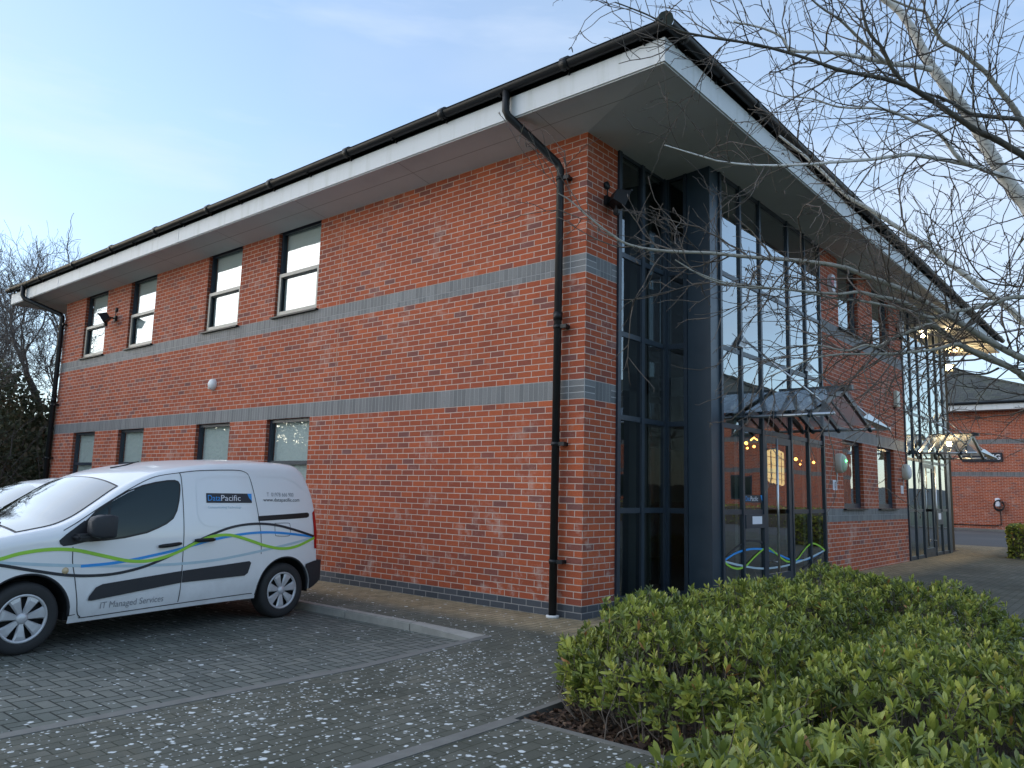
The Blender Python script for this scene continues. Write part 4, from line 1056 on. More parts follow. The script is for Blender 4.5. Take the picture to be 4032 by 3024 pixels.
# small vent / sensor on the long wall
o = thing('wall_sensor', 'round white domed fitting alone in the middle of the long brick wall', 'wall fitting', (-8.26, 0, 3.19))
m = MB(); m.lathe([(0.105, 0), (0.105, 0.03), (0.095, 0.06), (0.06, 0.085), (0, 0.095)], (-8.26, -0.0, 3.19), axis=(0, -1, 0), n=28); m.build('dome', MT['white'], o)
m = MB(); m.box(-8.275, -8.245, -0.104, -0.09, 3.10, 3.13); m.build('sensor_eye', MT['cream'], o)
# intruder alarm under the eaves
o = thing('alarm_box', 'red and white alarm box high on the brick under the eaves', 'alarm box', (0.653, 6.6, 5.19))
m = MB(); oc = [(0.655, 6.6 + 0.15 * math.cos(a), 5.19 + 0.17 * math.sin(a)) for a in np.linspace(PI / 8, 2 * PI + PI / 8, 8, endpoint=False)]
m.ext(oc, (0.07, 0, 0)); m.build('housing', MT['paper'], o)
m = MB(); m.ext([(0.726, 6.6 - 0.14, 5.12), (0.726, 6.6 + 0.02, 5.10), (0.726, 6.6 + 0.02, 5.30), (0.726, 6.6 - 0.14, 5.27)], (0.004, 0, 0)); m.build('red_panel', MT['red_plastic'], o)
o = thing('sounder_box', 'narrow pale green box with trailing cable above the band by the farther bay', 'sounder box', (0.653, 10.6, 3.40))
m = MB(); m.bevbox(0.653, 0.73, 10.48, 10.72, 3.38, 3.72, 0.012); m.build('housing', MT['cream'], o)
m = MB(); m.tube([(0.67, 10.55, 3.38), (0.668, 10.50, 3.33), (0.666, 10.44, 3.36)], 0.012, 6); m.tube([(0.667, 10.52, 3.33), (0.662, 10.52, 2.70)], 0.006, 5); m.build('cable', MT['black'], o)
o = thing('security_sensor', 'pale cylindrical security sensor near the top of the brick by the farther bay', 'security sensor', (0.653, 10.95, 5.10))
m = MB(); m.lathe([(0, -0.16), (0.05, -0.15), (0.065, -0.05), (0.075, 0.12), (0.06, 0.17), (0, 0.18)], (0.74, 10.95, 5.12), n=18); m.build('housing', MT['white'], o)
m = MB(); m.lathe([(0, -0.24), (0.045, -0.23), (0.05, -0.16), (0, -0.16)], (0.74, 10.95, 5.12), n=14); m.bar((0.653, 10.95, 5.12), (0.74, 10.95, 5.12), 0.04, 0.06); m.build('camera_base', MT['black'], o)
# recessed lamp in the soffit by the farther bay
o = thing('soffit_lamp', 'small round lit lamp recessed in the soffit above the farther bay', 'lamp', (0.95, 14.7, 5.77))
m = MB(); m.lathe([(0.0, 0.0), (0.06, 0.0), (0.075, 0.02)], (0.95, 14.7, 5.763), n=16); m.build('lens', emit('soffit_lamp_lens', (1.0, 0.80, 0.5), 14.0), o)
q = bpy.data.lights.new('soffit_lamp_light', 'POINT'); q.energy = 3; q.color = (1.0, 0.75, 0.42); q.shadow_soft_size = 0.05
qo = bpy.data.objects.new('soffit_lamp_light', q); COL.objects.link(qo); qo.parent = o; qo.location = (0, 0, -0.12)

# ------------------------------------------------------------------ neighbouring brick buildings
MT['brick_far'] = MT['brick']
def neighbour(label, x0, x1, y0, y1, oh=0.62, wins=(), lit=()):
    b = thing('brick_building', label, 'building', ((x0 + x1) / 2, (y0 + y1) / 2, 0))
    mb = MB()
    Z = [-0.1, 0.15, 2.66, 2.885, 4.21, 4.435, 5.80]
    def face(p, q):
        for a, c in zip(Z[:-1], Z[1:]):
            mb.cur = 3 if c < 0.2 else (1 if abs(c - a - 0.225) < 0.001 else 0)
            mb.quad((*p, a), (*q, a), (*q, c), (*p, c))
    face((x0, y0), (x1, y0)); face((x1, y0), (x1, y1)); face((x1, y1), (x0, y1)); face((x0, y1), (x0, y0))
    mb.build('wall', [MT['brick'], MT['soldier'], MT['quoin'], MT['plinth']], b)
    s = MB(); s.quad((x0 - oh, y0 - oh, 5.80), (x1 + oh, y0 - oh, 5.80), (x1 + oh, y1 + oh, 5.80), (x0 - oh, y1 + oh, 5.80)); s.build('soffit', MT['soffit'], b)
    f = MB(); t = 0.03
    f.box(x0 - oh - t, x1 + oh + t, y0 - oh - t, y0 - oh, 5.79, 6.08); f.box(x0 - oh - t, x1 + oh + t, y1 + oh, y1 + oh + t, 5.79, 6.08)
    f.box(x0 - oh - t, x0 - oh, y0 - oh, y1 + oh, 5.79, 6.08); f.box(x1 + oh, x1 + oh + t, y0 - oh, y1 + oh, 5.79, 6.08)
    f.build('fascia', MT['fascia'], b)
    g = MB()
    for p, q in (((x0 - oh, y0 - oh - 0.09), (x1 + oh, y0 - oh - 0.09)), ((x1 + oh + 0.09, y0 - oh), (x1 + oh + 0.09, y1 + oh)), ((x0 - oh - 0.09, y0 - oh), (x0 - oh - 0.09, y1 + oh))):
        g.tube([(*p, 6.13), (*q, 6.13)], 0.07, 8)
    g.build('gutter', MT['black'], b)
    hip_roof(x0 - oh - 0.05, x1 + oh + 0.05, y0 - oh - 0.05, y1 + oh + 0.05, 6.2, math.radians(22), b)
    for (u0, u1, z0, z1) in wins:
        wmb = MB(); wmb.box(u0, u0 + 0.06, y0 - 0.02, y0 + 0.03, z0, z1); wmb.box(u1 - 0.06, u1, y0 - 0.02, y0 + 0.03, z0, z1)
        wmb.box(u0 + 0.06, u1 - 0.06, y0 - 0.02, y0 + 0.03, z1 - 0.06, z1); wmb.box(u0 + 0.06, u1 - 0.06, y0 - 0.02, y0 + 0.03, z0, z0 + 0.06)
        wo = wmb.build('window', MT['frame'], b)
        p = MB(); p.quad((u0 + 0.05, y0 - 0.006, z0 + 0.05), (u1 - 0.05, y0 - 0.006, z0 + 0.05), (u1 - 0.05, y0 - 0.006, z1 - 0.05), (u0 + 0.05, y0 - 0.006, z1 - 0.05))
        p.build('pane', MT['glow'] if (u0, z0) in lit else MT['car_glass'], wo)
    return b
nb = neighbour('red brick building with tiled hip roof and white fascia beyond the farther entrance', -22.0, 1.4, 36.0, 49.0)
mb = MB(); mb.tube([(0.25, 35.25, 6.1), (0.25, 35.25, 5.78), (0.25, 35.9, 5.4), (0.25, 35.9, 0.1)], 0.055, 8); mb.build('downpipe', MT['black'], nb)
nw = [(12.6 + 3.1 * i, 13.8 + 3.1 * i, z, z + 1.25) for i in range(5) for z in (1.25, 4.45)]
neighbour('red brick building mirrored in the entrance glass, one window lit', 11.2, 30.0, 31.0, 43.0, wins=nw, lit=((15.7, 1.25),))

o = thing('wall_sign', 'dark sign with white capital letters on the far brick wall behind the lit canopy', 'sign', (-1.9, 35.97, 3.36))
m = MB(); m.bevbox(-2.75, -1.06, 35.94, 36.0, 3.36, 3.80, 0.01); m.build('board', MT['sign_black'], o)
vs, fs, wd = text_mesh('TING', 0.34, 0.004); s = 0.80 / wd
m = MB(); m.add([(-1.94 + a * s, 35.934, 3.47 + b) for a, b in vs], fs); m.build('lettering', MT['paper'], o)
o = thing('vehicle_charger', 'white wall charger with coiled black cable on the far brick wall', 'charger', (-1.36, 35.97, 1.25))
m = MB(); m.bevbox(-1.46, -1.26, 35.86, 36.0, 1.26, 1.66, 0.03); m.build('body', MT['paper'], o)
m = MB()
for k in range(4):
    m.tube([(-1.30 + 0.19 * math.sin(t) * (1 + 0.05 * k), 35.9 - 0.02 * k, 1.30 + (0.17 + 0.03 * k) * math.cos(t)) for t in np.linspace(0.6, 2 * PI + 0.3, 20)], 0.016, 5)
m.tube([(-1.28, 35.95, 1.1), (-1.27, 35.96, 0.75), (-1.27, 35.96, 0.42), (-1.5, 35.96, 0.36), (-3.6, 35.96, 0.36)], 0.02, 5)
m.build('cable', MT['black'], o)

# ------------------------------------------------------------------ vehicles
def pchip(xs, ys):
    xs, ys = np.array(xs, float), np.array(ys, float)
    h = np.diff(xs); d = np.diff(ys) / h; m = np.zeros(len(xs))
    for i in range(1, len(xs) - 1):
        if d[i - 1] * d[i] > 0:
            w1, w2 = 2 * h[i] + h[i - 1], h[i] + 2 * h[i - 1]
            m[i] = (w1 + w2) / (w1 / d[i - 1] + w2 / d[i])
    m[0], m[-1] = d[0], d[-1]
    def f(x):
        x = np.clip(x, xs[0], xs[-1]); i = int(np.clip(np.searchsorted(xs, x) - 1, 0, len(xs) - 2))
        t = (x - xs[i]) / h[i]
        return float((2 * t ** 3 - 3 * t ** 2 + 1) * ys[i] + (t ** 3 - 2 * t ** 2 + t) * h[i] * m[i] + (-2 * t ** 3 + 3 * t ** 2) * ys[i + 1] + (t ** 3 - t ** 2) * h[i] * m[i + 1])
    return f

def paint(name, col):
    n = NT(name)
    f = n.noise(n.pos(), 1.6, 5, 0.6)
    low = n.sep(n.pos())[2]
    dirt = n.math('MULTIPLY', n.mr(low, 0.75, 0.05), n.mr(n.noise(n.pos(), 5.0, 5, 0.65), 0.3, 0.75, 0.1, 0.55))
    c = n.mix(f, [k * 0.97 for k in col], col)
    n.base(n.mix(dirt, c, (0.33, 0.32, 0.30)))
    n.rough(n.math('MULTIPLY_ADD', dirt, 0.4, 0.32))
    n.b.inputs['Coat Weight'].default_value = 0.5; n.b.inputs['Coat Roughness'].default_value = 0.06
    return n.m
MT['van_paint'] = paint('white_van_paint', (0.80, 0.81, 0.82))
MT['car_paint'] = paint('white_car_paint', (0.74, 0.76, 0.77))
MT['shut'] = simple('panel_gap', (0.035, 0.037, 0.04), 0.7)
MT['hub'] = simple('silver_wheel_trim', (0.52, 0.53, 0.55), 0.34, metal=0.35, scale=20)
MT['amber'] = simple('clear_amber_lens', (0.55, 0.42, 0.25), 0.2)

class Body:
    def __init__(s, zu, sill, W, arches, R, tumble, belt, ends, rnd=0.12, crown=None, bulge=(0.03, 0.12), front_taper=(2.6, 1.05, 0.30), rear_taper=(0.0, 0.55, 0.06)):
        s.zu = pchip(*zip(*zu)); s.sl = pchip(*zip(*sill)); s.W, s.ar, s.R = W, arches, R
        s.tb, s.belt, s.s0, s.s1, s.rnd = tumble, belt, ends[0], ends[1], rnd
        s.crown = pchip(*zip(*crown)); s.bulge = bulge; s.ft, s.rt = front_taper, rear_taper
    def zl(s, x):
        z = s.sl(x)
        for c, az in s.ar:
            if abs(x - c) < s.R: z = max(z, az + math.sqrt(max(0, s.R ** 2 - (x - c) ** 2)))
        return z
    def y(s, x, z):
        y = s.W
        if z > s.belt: y -= s.tb * ((z - s.belt) / 0.85) ** 1.4
        if z < 0.45: y -= 0.05 * ((0.45 - z) / 0.25) ** 2
        if x > s.ft[0]: y -= s.ft[2] * ((x - s.ft[0]) / s.ft[1]) ** 2.4
        if x < s.rt[0]: y -= s.rt[2] * ((s.rt[0] - x) / s.rt[1]) ** 2
        d = s.zu(x) - z
        if d < s.rnd: y -= s.rnd - math.sqrt(max(0, s.rnd ** 2 - (s.rnd - max(d, 0)) ** 2))
        return y
    def stations(s, step=0.06):
        st = list(np.arange(s.s0, s.s1, step)) + [s.s1]
        for c, _ in s.ar: st += [c - s.R * math.cos(t) for t in np.linspace(0, PI, 29)] + [c - s.R - 0.002, c + s.R + 0.002]
        st += [s.s0 + 0.25 * (1 - math.cos(t)) for t in np.linspace(0, PI / 2, 14)]
        st += [s.s1 - 0.35 * (1 - math.cos(t)) for t in np.linspace(0, PI / 2, 16)]
        st = sorted(st); out = [st[0]]
        for q in st[1:]:
            if q - out[-1] > 0.0015: out.append(q)
        return out
    def shell(s, mb, rows=26, lat=16):
        st = s.stations(); g = []
        for x in st:
            a, b = s.zl(x), s.zu(x); b = max(b, a + 0.01)
            col = []
            for k in range(rows + 1):
                f = math.sin(PI / 2 * k / rows) ** 0.9 if k else 0.0
                z = a + (b - a) * f
                col.append((x, s.y(x, z), z))
            g.append(col)
        for sg in (1, -1):
            vs = [(p[0], p[1] * sg, p[2]) for c in g for p in c]; m = rows + 1
            fs = []
            for i in range(len(st) - 1):
                for k in range(rows):
                    q = (i * m + k, (i + 1) * m + k, (i + 1) * m + k + 1, i * m + k + 1)
                    fs.append(q if sg < 0 else q[::-1])
            mb.add(vs, fs, True)
        vs = []
        for i, x in enumerate(st):
            for k in range(lat + 1): vs.append(s.top(x, -1 + 2 * k / lat))
        m = lat + 1
        mb.add(vs, [(i * m + k, (i + 1) * m + k, (i + 1) * m + k + 1, i * m + k + 1) for i in range(len(st) - 1) for k in range(lat)], True)
        # rear and front closing faces
        for x, sg in ((st[0], -1), (st[-1], 1)):
            a, b = s.zl(x), s.zu(x); vs = []
            for k in range(7):
                z = a + (b - a) * k / 6
                for j in range(lat + 1):
                    t = -1 + 2 * j / lat
                    bu = s.bulge[0 if sg < 0 else 1] * (1 - t * t) * sg
                    zz = z + (s.crown(x) * (1 - t * t) if k == 6 else 0)
                    vs.append((x + bu, s.y(x, z) * t, zz))
            mb.add(vs, [(k * m + j, k * m + j + 1, (k + 1) * m + j + 1, (k + 1) * m + j) for k in range(6) for j in range(lat)], True)
    def top(s, x, t, off=0.0):
        z = s.zu(x); c = s.crown(x) * (1 - abs(t) ** 2.2)
        span = (s.s1 - s.s0); fx = (x - s.s0) / span
        b = -s.bulge[0] * max(0, 1 - fx * 5) + s.bulge[1] * max(0, fx * 5 - 4)
        e = 0.02
        slope = math.atan2(s.zu(x + e) - s.zu(x - e), 2 * e)
        return (x + b * (1 - t * t) - off * math.sin(slope), s.y(x, z) * t, z + c + off * math.cos(slope))
    # things laid on the side -------------------------------------------------
    def pt(s, x, z, off): return (x, s.y(x, z) + off, z)
    def fill(s, mb, poly, off, nx=26, nz=6):
        xs = [p[0] for p in poly]; x0, x1 = min(xs), max(xs); cols = []
        st = sorted(set([x0 + (x1 - x0) * i / nx for i in range(nx + 1)] + [x for x in xs]))
        for x in st:
            xx = min(max(x, x0 + 1e-5), x1 - 1e-5); zs = []
            for (ax, az), (bx_, bz) in zip(poly, poly[1:] + poly[:1]):
                if (ax <= xx < bx_) or (bx_ <= xx < ax): zs.append(az + (bz - az) * (xx - ax) / (bx_ - ax))
            if len(zs) >= 2: cols.append((x, min(zs), max(zs)))
        vs = [s.pt(x, a + (b - a) * k / nz, off) for x, a, b in cols for k in range(nz + 1)]; m = nz + 1
        mb.add(vs, [(i * m + k, i * m + k + 1, (i + 1) * m + k + 1, (i + 1) * m + k) for i in range(len(cols) - 1) for k in range(nz)], True)
    def ribbon(s, mb, pts, wd, off, k=6, taper=0.0, smooth=True):
        P = catmull(pts, k) if smooth else [np.array(p) for p in pts]; L = []
        for i, p in enumerate(P):
            a, b = P[max(i - 1, 0)], P[min(i + 1, len(P) - 1)]; t = b - a; t = t / (np.linalg.norm(t) + 1e-9); nn = np.array([-t[1], t[0]])
            ww = wd / 2 * (1 - taper + taper * math.sin(PI * min(1, max(0, i / (len(P) - 1)))) ** 0.5)
            L.append((p + nn * ww, p - nn * ww))
        vs = [s.pt(q[0], q[1], off) for ab in L for q in ab]
        mb.add(vs, [(2 * i, 2 * i + 1, 2 * i + 3, 2 * i + 2) for i in range(len(L) - 1)], True)

def wheel(parent, s_, y, z, r, w_, rim, side, seven=True):
    t = MB(); W2 = w_
    prof = [(rim, 0.0), (rim + 0.012, 0.004), (r - 0.035, 0.010), (r - 0.010, -0.004), (r, -0.03), (r + 0.002, -W2 / 2), (r, -W2 + 0.03), (r - 0.012, -W2 + 0.004), (rim, -W2)]
    t.lathe([(a, b * side) for a, b in prof], (s_, y, z), axis=(0, 1, 0), n=44)
    wo = t.build('wheel', MT['rubber'], parent, local=True)
    d = MB(); d.lathe([(0, -0.055 * side), (rim, -0.05 * side), (rim, -W2 * side)], (s_, y, z), axis=(0, 1, 0), n=36); d.build('brake_disc', MT['dark'], wo, local=True)
    h = MB()
    h.lathe([(rim + 0.003, -0.012 * side), (rim - 0.004, 0.003 * side), (rim - 0.022, -0.004 * side), (rim - 0.024, -0.02 * side)], (s_, y, z), axis=(0, 1, 0), n=44)
    h.lathe([(0, 0.002 * side), (0.025, 0.001 * side), (0.036, -0.003 * side), (0.046, -0.010 * side), (0.050, -0.022 * side)], (s_, y, z), axis=(0, 1, 0), n=28)
    for k in range(7):
        a = 2 * PI * k / 7 + 0.25
        u = Vector((math.cos(a), 0, math.sin(a))); v = Vector((-math.sin(a), 0, math.cos(a)))
        def Q(rr, tt, d_): return Vector((s_, y, z)) + u * rr + v * tt + Vector((0, d_ * side, 0))
        st = [(0.045, 0.022, -0.012), (0.10, 0.034, -0.006), (0.15, 0.046, -0.002), (rim - 0.012, 0.062, -0.006)]
        vs = []
        for rr, tt, dd in st: vs += [Q(rr, -tt, dd - 0.016), Q(rr, -tt * 0.72, dd), Q(rr, tt * 0.72, dd), Q(rr, tt, dd - 0.016)]
        h.add(vs, [(i * 4 + j, i * 4 + j + 1, i * 4 + j + 5, i * 4 + j + 4) for i in range(3) for j in range(3)], False)
        c = Q(0.078, 0, 0) + v * 0.036 * 1
    h.build('wheel_trim', MT['hub'], wo, local=True)
    return wo

van = thing('panel_van', 'white panel van with green, blue and black wave stripes reversed up to the brick wall', 'van', (-3.561, -2.127, -0.08), math.atan2(-0.9951, 0.0988))
VB = Body(
    zu=[(-0.575, 0.42), (-0.57, 0.57), (-0.555, 0.60), (-0.50, 0.63), (-0.488, 0.76), (-0.472, 1.0), (-0.445, 1.22), (-0.405, 1.40), (-0.35, 1.545), (-0.285, 1.655), (-0.20, 1.705), (-0.05, 1.722), (0.15, 1.722), (0.76, 1.695), (1.2, 1.648), (1.5, 1.592), (1.76, 1.50), (1.95, 1.40), (2.15, 1.265), (2.37, 1.125), (2.52, 1.065), (2.7, 1.03), (2.95, 0.985), (3.2, 0.935), (3.4, 0.87), (3.52, 0.79), (3.59, 0.68), (3.625, 0.54), (3.635, 0.42)],
    sill=[(-0.575, 0.40), (-0.5, 0.335), (-0.35, 0.275), (0.0, 0.25), (0.42, 0.25), (2.3, 0.215), (3.1, 0.20), (3.5, 0.22), (3.635, 0.28)],
    W=0.905, arches=[(0.0, 0.30), (2.728, 0.30)], R=0.375, tumble=0.16, belt=0.93, ends=(-0.575, 3.635),
    front_taper=(2.6, 1.05, 0.23), crown=[(-0.575, 0.0), (-0.4, 0.01), (-0.2, 0.025), (0.2, 0.035), (1.5, 0.04), (1.95, 0.09), (2.4, 0.09), (2.8, 0.07), (3.4, 0.05), (3.635, 0.0)], rnd=0.10)
mb = MB(); VB.shell(mb)
mb.build('body', MT['van_paint'], van, local=True)
# underside and arch liners
mb = MB(); mb.box(-0.40, 3.3, -0.62, 0.62, 0.235, 0.60)
mb.box(0.36, 2.36, -0.80, 0.80, 0.235, 0.30)
def liner(m, c, R, y0, y1, zc=0.30):
    ts = np.linspace(-0.12, PI + 0.12, 30); n_ = len(ts)
    vs = [(c + R * math.cos(t), yy, zc + R * math.sin(t)) for yy in (y0, y1) for t in ts]
    m.add(vs, [(i, i + 1, n_ + i + 1, n_ + i) for i in range(n_ - 1)], True)
    m.add([(c + R * math.cos(t), y1, zc + R * math.sin(t)) for t in ts], [tuple(range(n_))])
for c in (0.0, 2.728):
    for sg in (1, -1): liner(mb, c, 0.377, 0.86 * sg, 0.55 * sg)
mb.build('underside', MT['dark'], van, local=True)
for c in (0.0, 2.728):
    for sg in (1, -1):
        mb = MB()
        P = []
        for t in np.linspace(-0.05, PI + 0.05, 30):
            x, z = c + 0.372 * math.cos(t), 0.30 + 0.372 * math.sin(t)
            P.append((x, (VB.y(x, max(z, 0.3)) - 0.012) * sg, z))
        mb.tube(P, 0.014, 6)
        mb.build('arch_trim', MT['bump'], van, local=True)
for s_ in (0.0, 2.728):
    for sg in (1, -1): wheel(van, s_, 0.875 * sg, 0.300, 0.300, 0.19, 0.204, sg)
# windscreen and its surround
mb = MB(); st = np.linspace(1.93, 2.80, 22); lat = 18; vs = []
for x in st:
    for k in range(lat + 1): vs.append(VB.top(x, (-1 + 2 * k / lat) * 0.955, 0.006))
mb.add(vs, [(i * (lat + 1) + k, (i + 1) * (lat + 1) + k, (i + 1) * (lat + 1) + k + 1, i * (lat + 1) + k + 1) for i in range(len(st) - 1) for k in range(lat)], True)
m2 = MB(); s2 = np.linspace(1.912, 2.818, 22); v2 = [VB.top(x, (-1 + 2 * k / lat) * 0.972, 0.003) for x in s2 for k in range(lat + 1)]
m2.add(v2, [(i * (lat + 1) + k, (i + 1) * (lat + 1) + k, (i + 1) * (lat + 1) + k + 1, i * (lat + 1) + k + 1) for i in range(21) for k in range(lat)], True)
m2.build('windscreen_seal', MT['black'], van, local=True)
ws = mb.build('windscreen', MT['screen_glass'], van, local=True)
mb = MB(); mb.bar(VB.top(2.80, 0.55, 0.02), VB.top(2.76, -0.15, 0.03), 0.02, 0.015); mb.bar(VB.top(2.80, -0.1, 0.02), VB.top(2.76, -0.75, 0.03), 0.02, 0.015)
mb.build('wiper', MT['black'], ws, local=True)
# side glass, trims and panel gaps on both sides: the far side is a mirrored copy
def both(name, fn, mat, parent=None, par_mirror=True):
    m = MB(); fn(m); o = m.build(name, mat, parent or van, local=True)
    if par_mirror:
        m2 = MB(); m2.v = [(a, -b, c) for a, b, c in m.v]; m2.f = [f[::-1] for f in m.f]; m2.mi = m.mi; m2.sm = m.sm
        m2.build(name, mat, parent or van, local=True)
    return o
WIN = [(2.27, 0.935), (2.275, 1.10), (2.18, 1.185), (2.03, 1.29), (1.88, 1.372), (1.73, 1.43), (1.60, 1.462), (1.48, 1.482), (1.395, 1.486), (1.366, 1.478), (1.352, 1.455), (1.352, 1.40), (1.366, 1.30), (1.392, 1.20), (1.43, 1.13), (1.50, 1.08), (1.58, 1.045), (1.70, 1.00), (1.92, 0.96), (2.10, 0.945)]
def grow(poly, g):
    c = np.mean(np.array(poly), 0); out = []
    n = len(poly)
    for i, p in enumerate(poly):
        a, b = np.array(poly[i - 1]), np.array(poly[(i + 1) % n]); t = b - a; t /= np.linalg.norm(t); nn = np.array([t[1], -t[0]])
        if np.dot(nn, np.array(p) - c) < 0: nn = -nn
        out.append(tuple(np.array(p) + nn * g))
    return out
both('window_seal', lambda m: VB.fill(m, grow(WIN, 0.016), 0.003, 40, 8), MT['black'])
both('side_window', lambda m: VB.fill(m, WIN, 0.005, 40, 8), MT['car_glass'])
both('window_divider', lambda m: VB.ribbon(m, [(2.06, 1.275), (2.075, 1.15), (2.09, 0.965)], 0.022, 0.0065, 2), MT['black'])
both('mirror_panel', lambda m: VB.fill(m, [(2.50, 0.915), (2.51, 0.945), (2.45, 1.00), (2.29, 1.115), (2.275, 1.10), (2.25, 0.93), (2.40, 0.90), (2.47, 0.895)], 0.0045, 14, 5), MT['bump'])
def mirror_(m):
    m.bevbox(2.10, 2.40, 0.88, 1.02, 0.945, 1.00, 0.02)
    vs = []
    for i, (x, sc) in enumerate(((2.10, 0.92), (2.14, 1.0), (2.22, 1.0), (2.29, 0.82), (2.32, 0.5))):
        for t in np.linspace(0, 2 * PI, 16, endpoint=False):
            ct, st_ = math.cos(t), math.sin(t); q = 0.28
            vs.append((x, 1.03 + 0.075 * sc * math.copysign(abs(ct) ** q, ct), 1.065 + 0.105 * sc * math.copysign(abs(st_) ** q, st_)))
    m.add(vs, [(i * 16 + k, i * 16 + (k + 1) % 16, (i + 1) * 16 + (k + 1) % 16, (i + 1) * 16 + k) for i in range(4) for k in range(16)] + [tuple(range(16)), tuple(64 + k for k in range(16))], True)
both('door_mirror', mirror_, MT['bump'])
def gaps(m):
    VB.ribbon(m, [(1.335, 1.575), (1.32, 1.50), (1.305, 1.1), (1.295, 0.7), (1.295, 0.45), (1.30, 0.30)], 0.0085, 0.0022)
    VB.ribbon(m, [(2.385, 0.885), (2.375, 0.75), (2.34, 0.60), (2.305, 0.42), (2.285, 0.31), (2.25, 0.265), (2.17, 0.255), (1.30, 0.285), (0.55, 0.305), (0.42, 0.305)], 0.0085, 0.0022)
    VB.ribbon(m, [(1.335, 1.575), (1.1, 1.605), (0.70, 1.625), (0.55, 1.61), (0.49, 1.55), (0.44, 1.36), (0.40, 1.15), (0.36, 0.9), (0.345, 0.72)], 0.0085, 0.0022)
    VB.ribbon(m, [(1.335, 1.575), (1.6, 1.525), (1.85, 1.41), (2.1, 1.26), (2.33, 1.11), (2.47, 1.03)], 0.007, 0.0022)
    VB.ribbon(m, [(2.35, 0.285), (2.30, 0.29)], 0.007, 0.0022, 2)
    VB.ribbon(m, [(0.18, 1.05), (0.0, 1.05), (-0.035, 1.03), (-0.04, 0.93), (-0.01, 0.905), (0.14, 0.91), (0.17, 0.93), (0.18, 1.05)], 0.006, 0.0022, 3)
both('panel_gap', gaps, MT['shut'])
both('pressed_panel', lambda m: (VB.ribbon(m, [(0.57, 1.02), (0.85, 1.035), (1.02, 1.05), (1.10, 1.09), (1.135, 1.18), (1.145, 1.40), (1.13, 1.50), (1.07, 1.54), (0.82, 1.56), (0.5, 1.565)], 0.028, 0.0035, 5, 0.5),
    VB.ribbon(m, [(0.40, 1.57), (0.05, 1.575), (-0.12, 1.53), (-0.24, 1.45)], 0.024, 0.0035, 5, 0.6)), MT['van_paint'])
both('rub_strip', lambda m: (VB.fill(m, [(2.21, 0.405), (2.205, 0.44), (2.15, 0.515), (2.09, 0.54), (1.305, 0.605), (1.305, 0.49), (2.18, 0.40)], 0.012, 20, 4), VB.fill(m, [(1.29, 0.605), (0.50, 0.655), (0.475, 0.635), (0.51, 0.53), (0.55, 0.505), (1.29, 0.49)], 0.012, 20, 4)), MT['bump'])
def handle_(m):
    for a, b, z in ((1.335, 1.575, 0.875), (0.955, 1.185, 0.90)):
        P = [VB.pt(a + (b - a) * t, z - 0.02 * (t if a > 1.2 else 0), 0.022 + 0.014 * math.sin(PI * t)) for t in np.linspace(0, 1, 9)]
        m.tube(P, [0.012, 0.018, 0.019, 0.019, 0.019, 0.019, 0.019, 0.018, 0.012], 8)
both('door_handle', handle_, MT['black'])
both('slide_rail', lambda m: VB.fill(m, [(0.40, 1.078), (0.405, 1.132), (-0.31, 1.165), (-0.34, 1.15), (-0.335, 1.12), (-0.30, 1.105)], 0.004, 20, 2), MT['black'])
both('tail_light', lambda m: VB.fill(m, [(-0.395, 1.16), (-0.43, 1.19), (-0.452, 1.19), (-0.496, 0.80), (-0.498, 0.74), (-0.44, 0.745), (-0.415, 0.95)], 0.006, 14, 6), MT['red_plastic'])
both('indicator', lambda m: m.lathe([(0, 0.022), (0.016, 0.02), (0.026, 0.008), (0.03, 0.0)], (2.43, VB.y(2.43, 0.68), 0.68), axis=(0, 1, 0), n=16), MT['amber'])
# dark lower rear bumper wrapped round the corner
mb = MB()
for sg in (1, -1):
    vs = []; xs = np.linspace(-0.285, -0.577, 16)
    for x in xs:
        a = max(VB.zl(x), 0.26) if x < -0.30 else 0.27; b = 0.575 + 0.03 * min(1, (-x - 0.285) / 0.15)
        if x > -0.375: a = max(a, 0.30 + math.sqrt(max(0, 0.375 ** 2 - x * x)) if abs(x) < 0.375 else a)
        a = min(a, b - 0.02)
        for k in range(7):
            z = a + (b - a) * k / 6; vs.append((x - 0.012, (VB.y(x, min(z, 0.42)) + 0.014) * sg, z))
    m = 7; f = [(i * m + k, i * m + k + 1, (i + 1) * m + k + 1, (i + 1) * m + k) for i in range(15) for k in range(6)]
    mb.add(vs, f if sg > 0 else [q[::-1] for q in f], True)
yb = VB.y(-0.575, 0.42) + 0.014; vs = []
for k in range(7):
    z = 0.40 + 0.205 * k / 6
    for j in range(13):
        t = -1 + j / 6; vs.append((-0.589 - 0.06 * (1 - t * t), yb * t, z))
mb.add(vs, [(k * 13 + j, k * 13 + j + 1, (k + 1) * 13 + j + 1, (k + 1) * 13 + j) for k in range(6) for j in range(12)], True)
mb.build('rear_bumper', MT['bump'], van, local=True)
# rear doors: gap, number plate
mb = MB(); mb.box(-0.64, -0.60, -0.006, 0.006, 0.62, 1.5)
mb.build('rear_door_gap', MT['shut'], van, local=True)
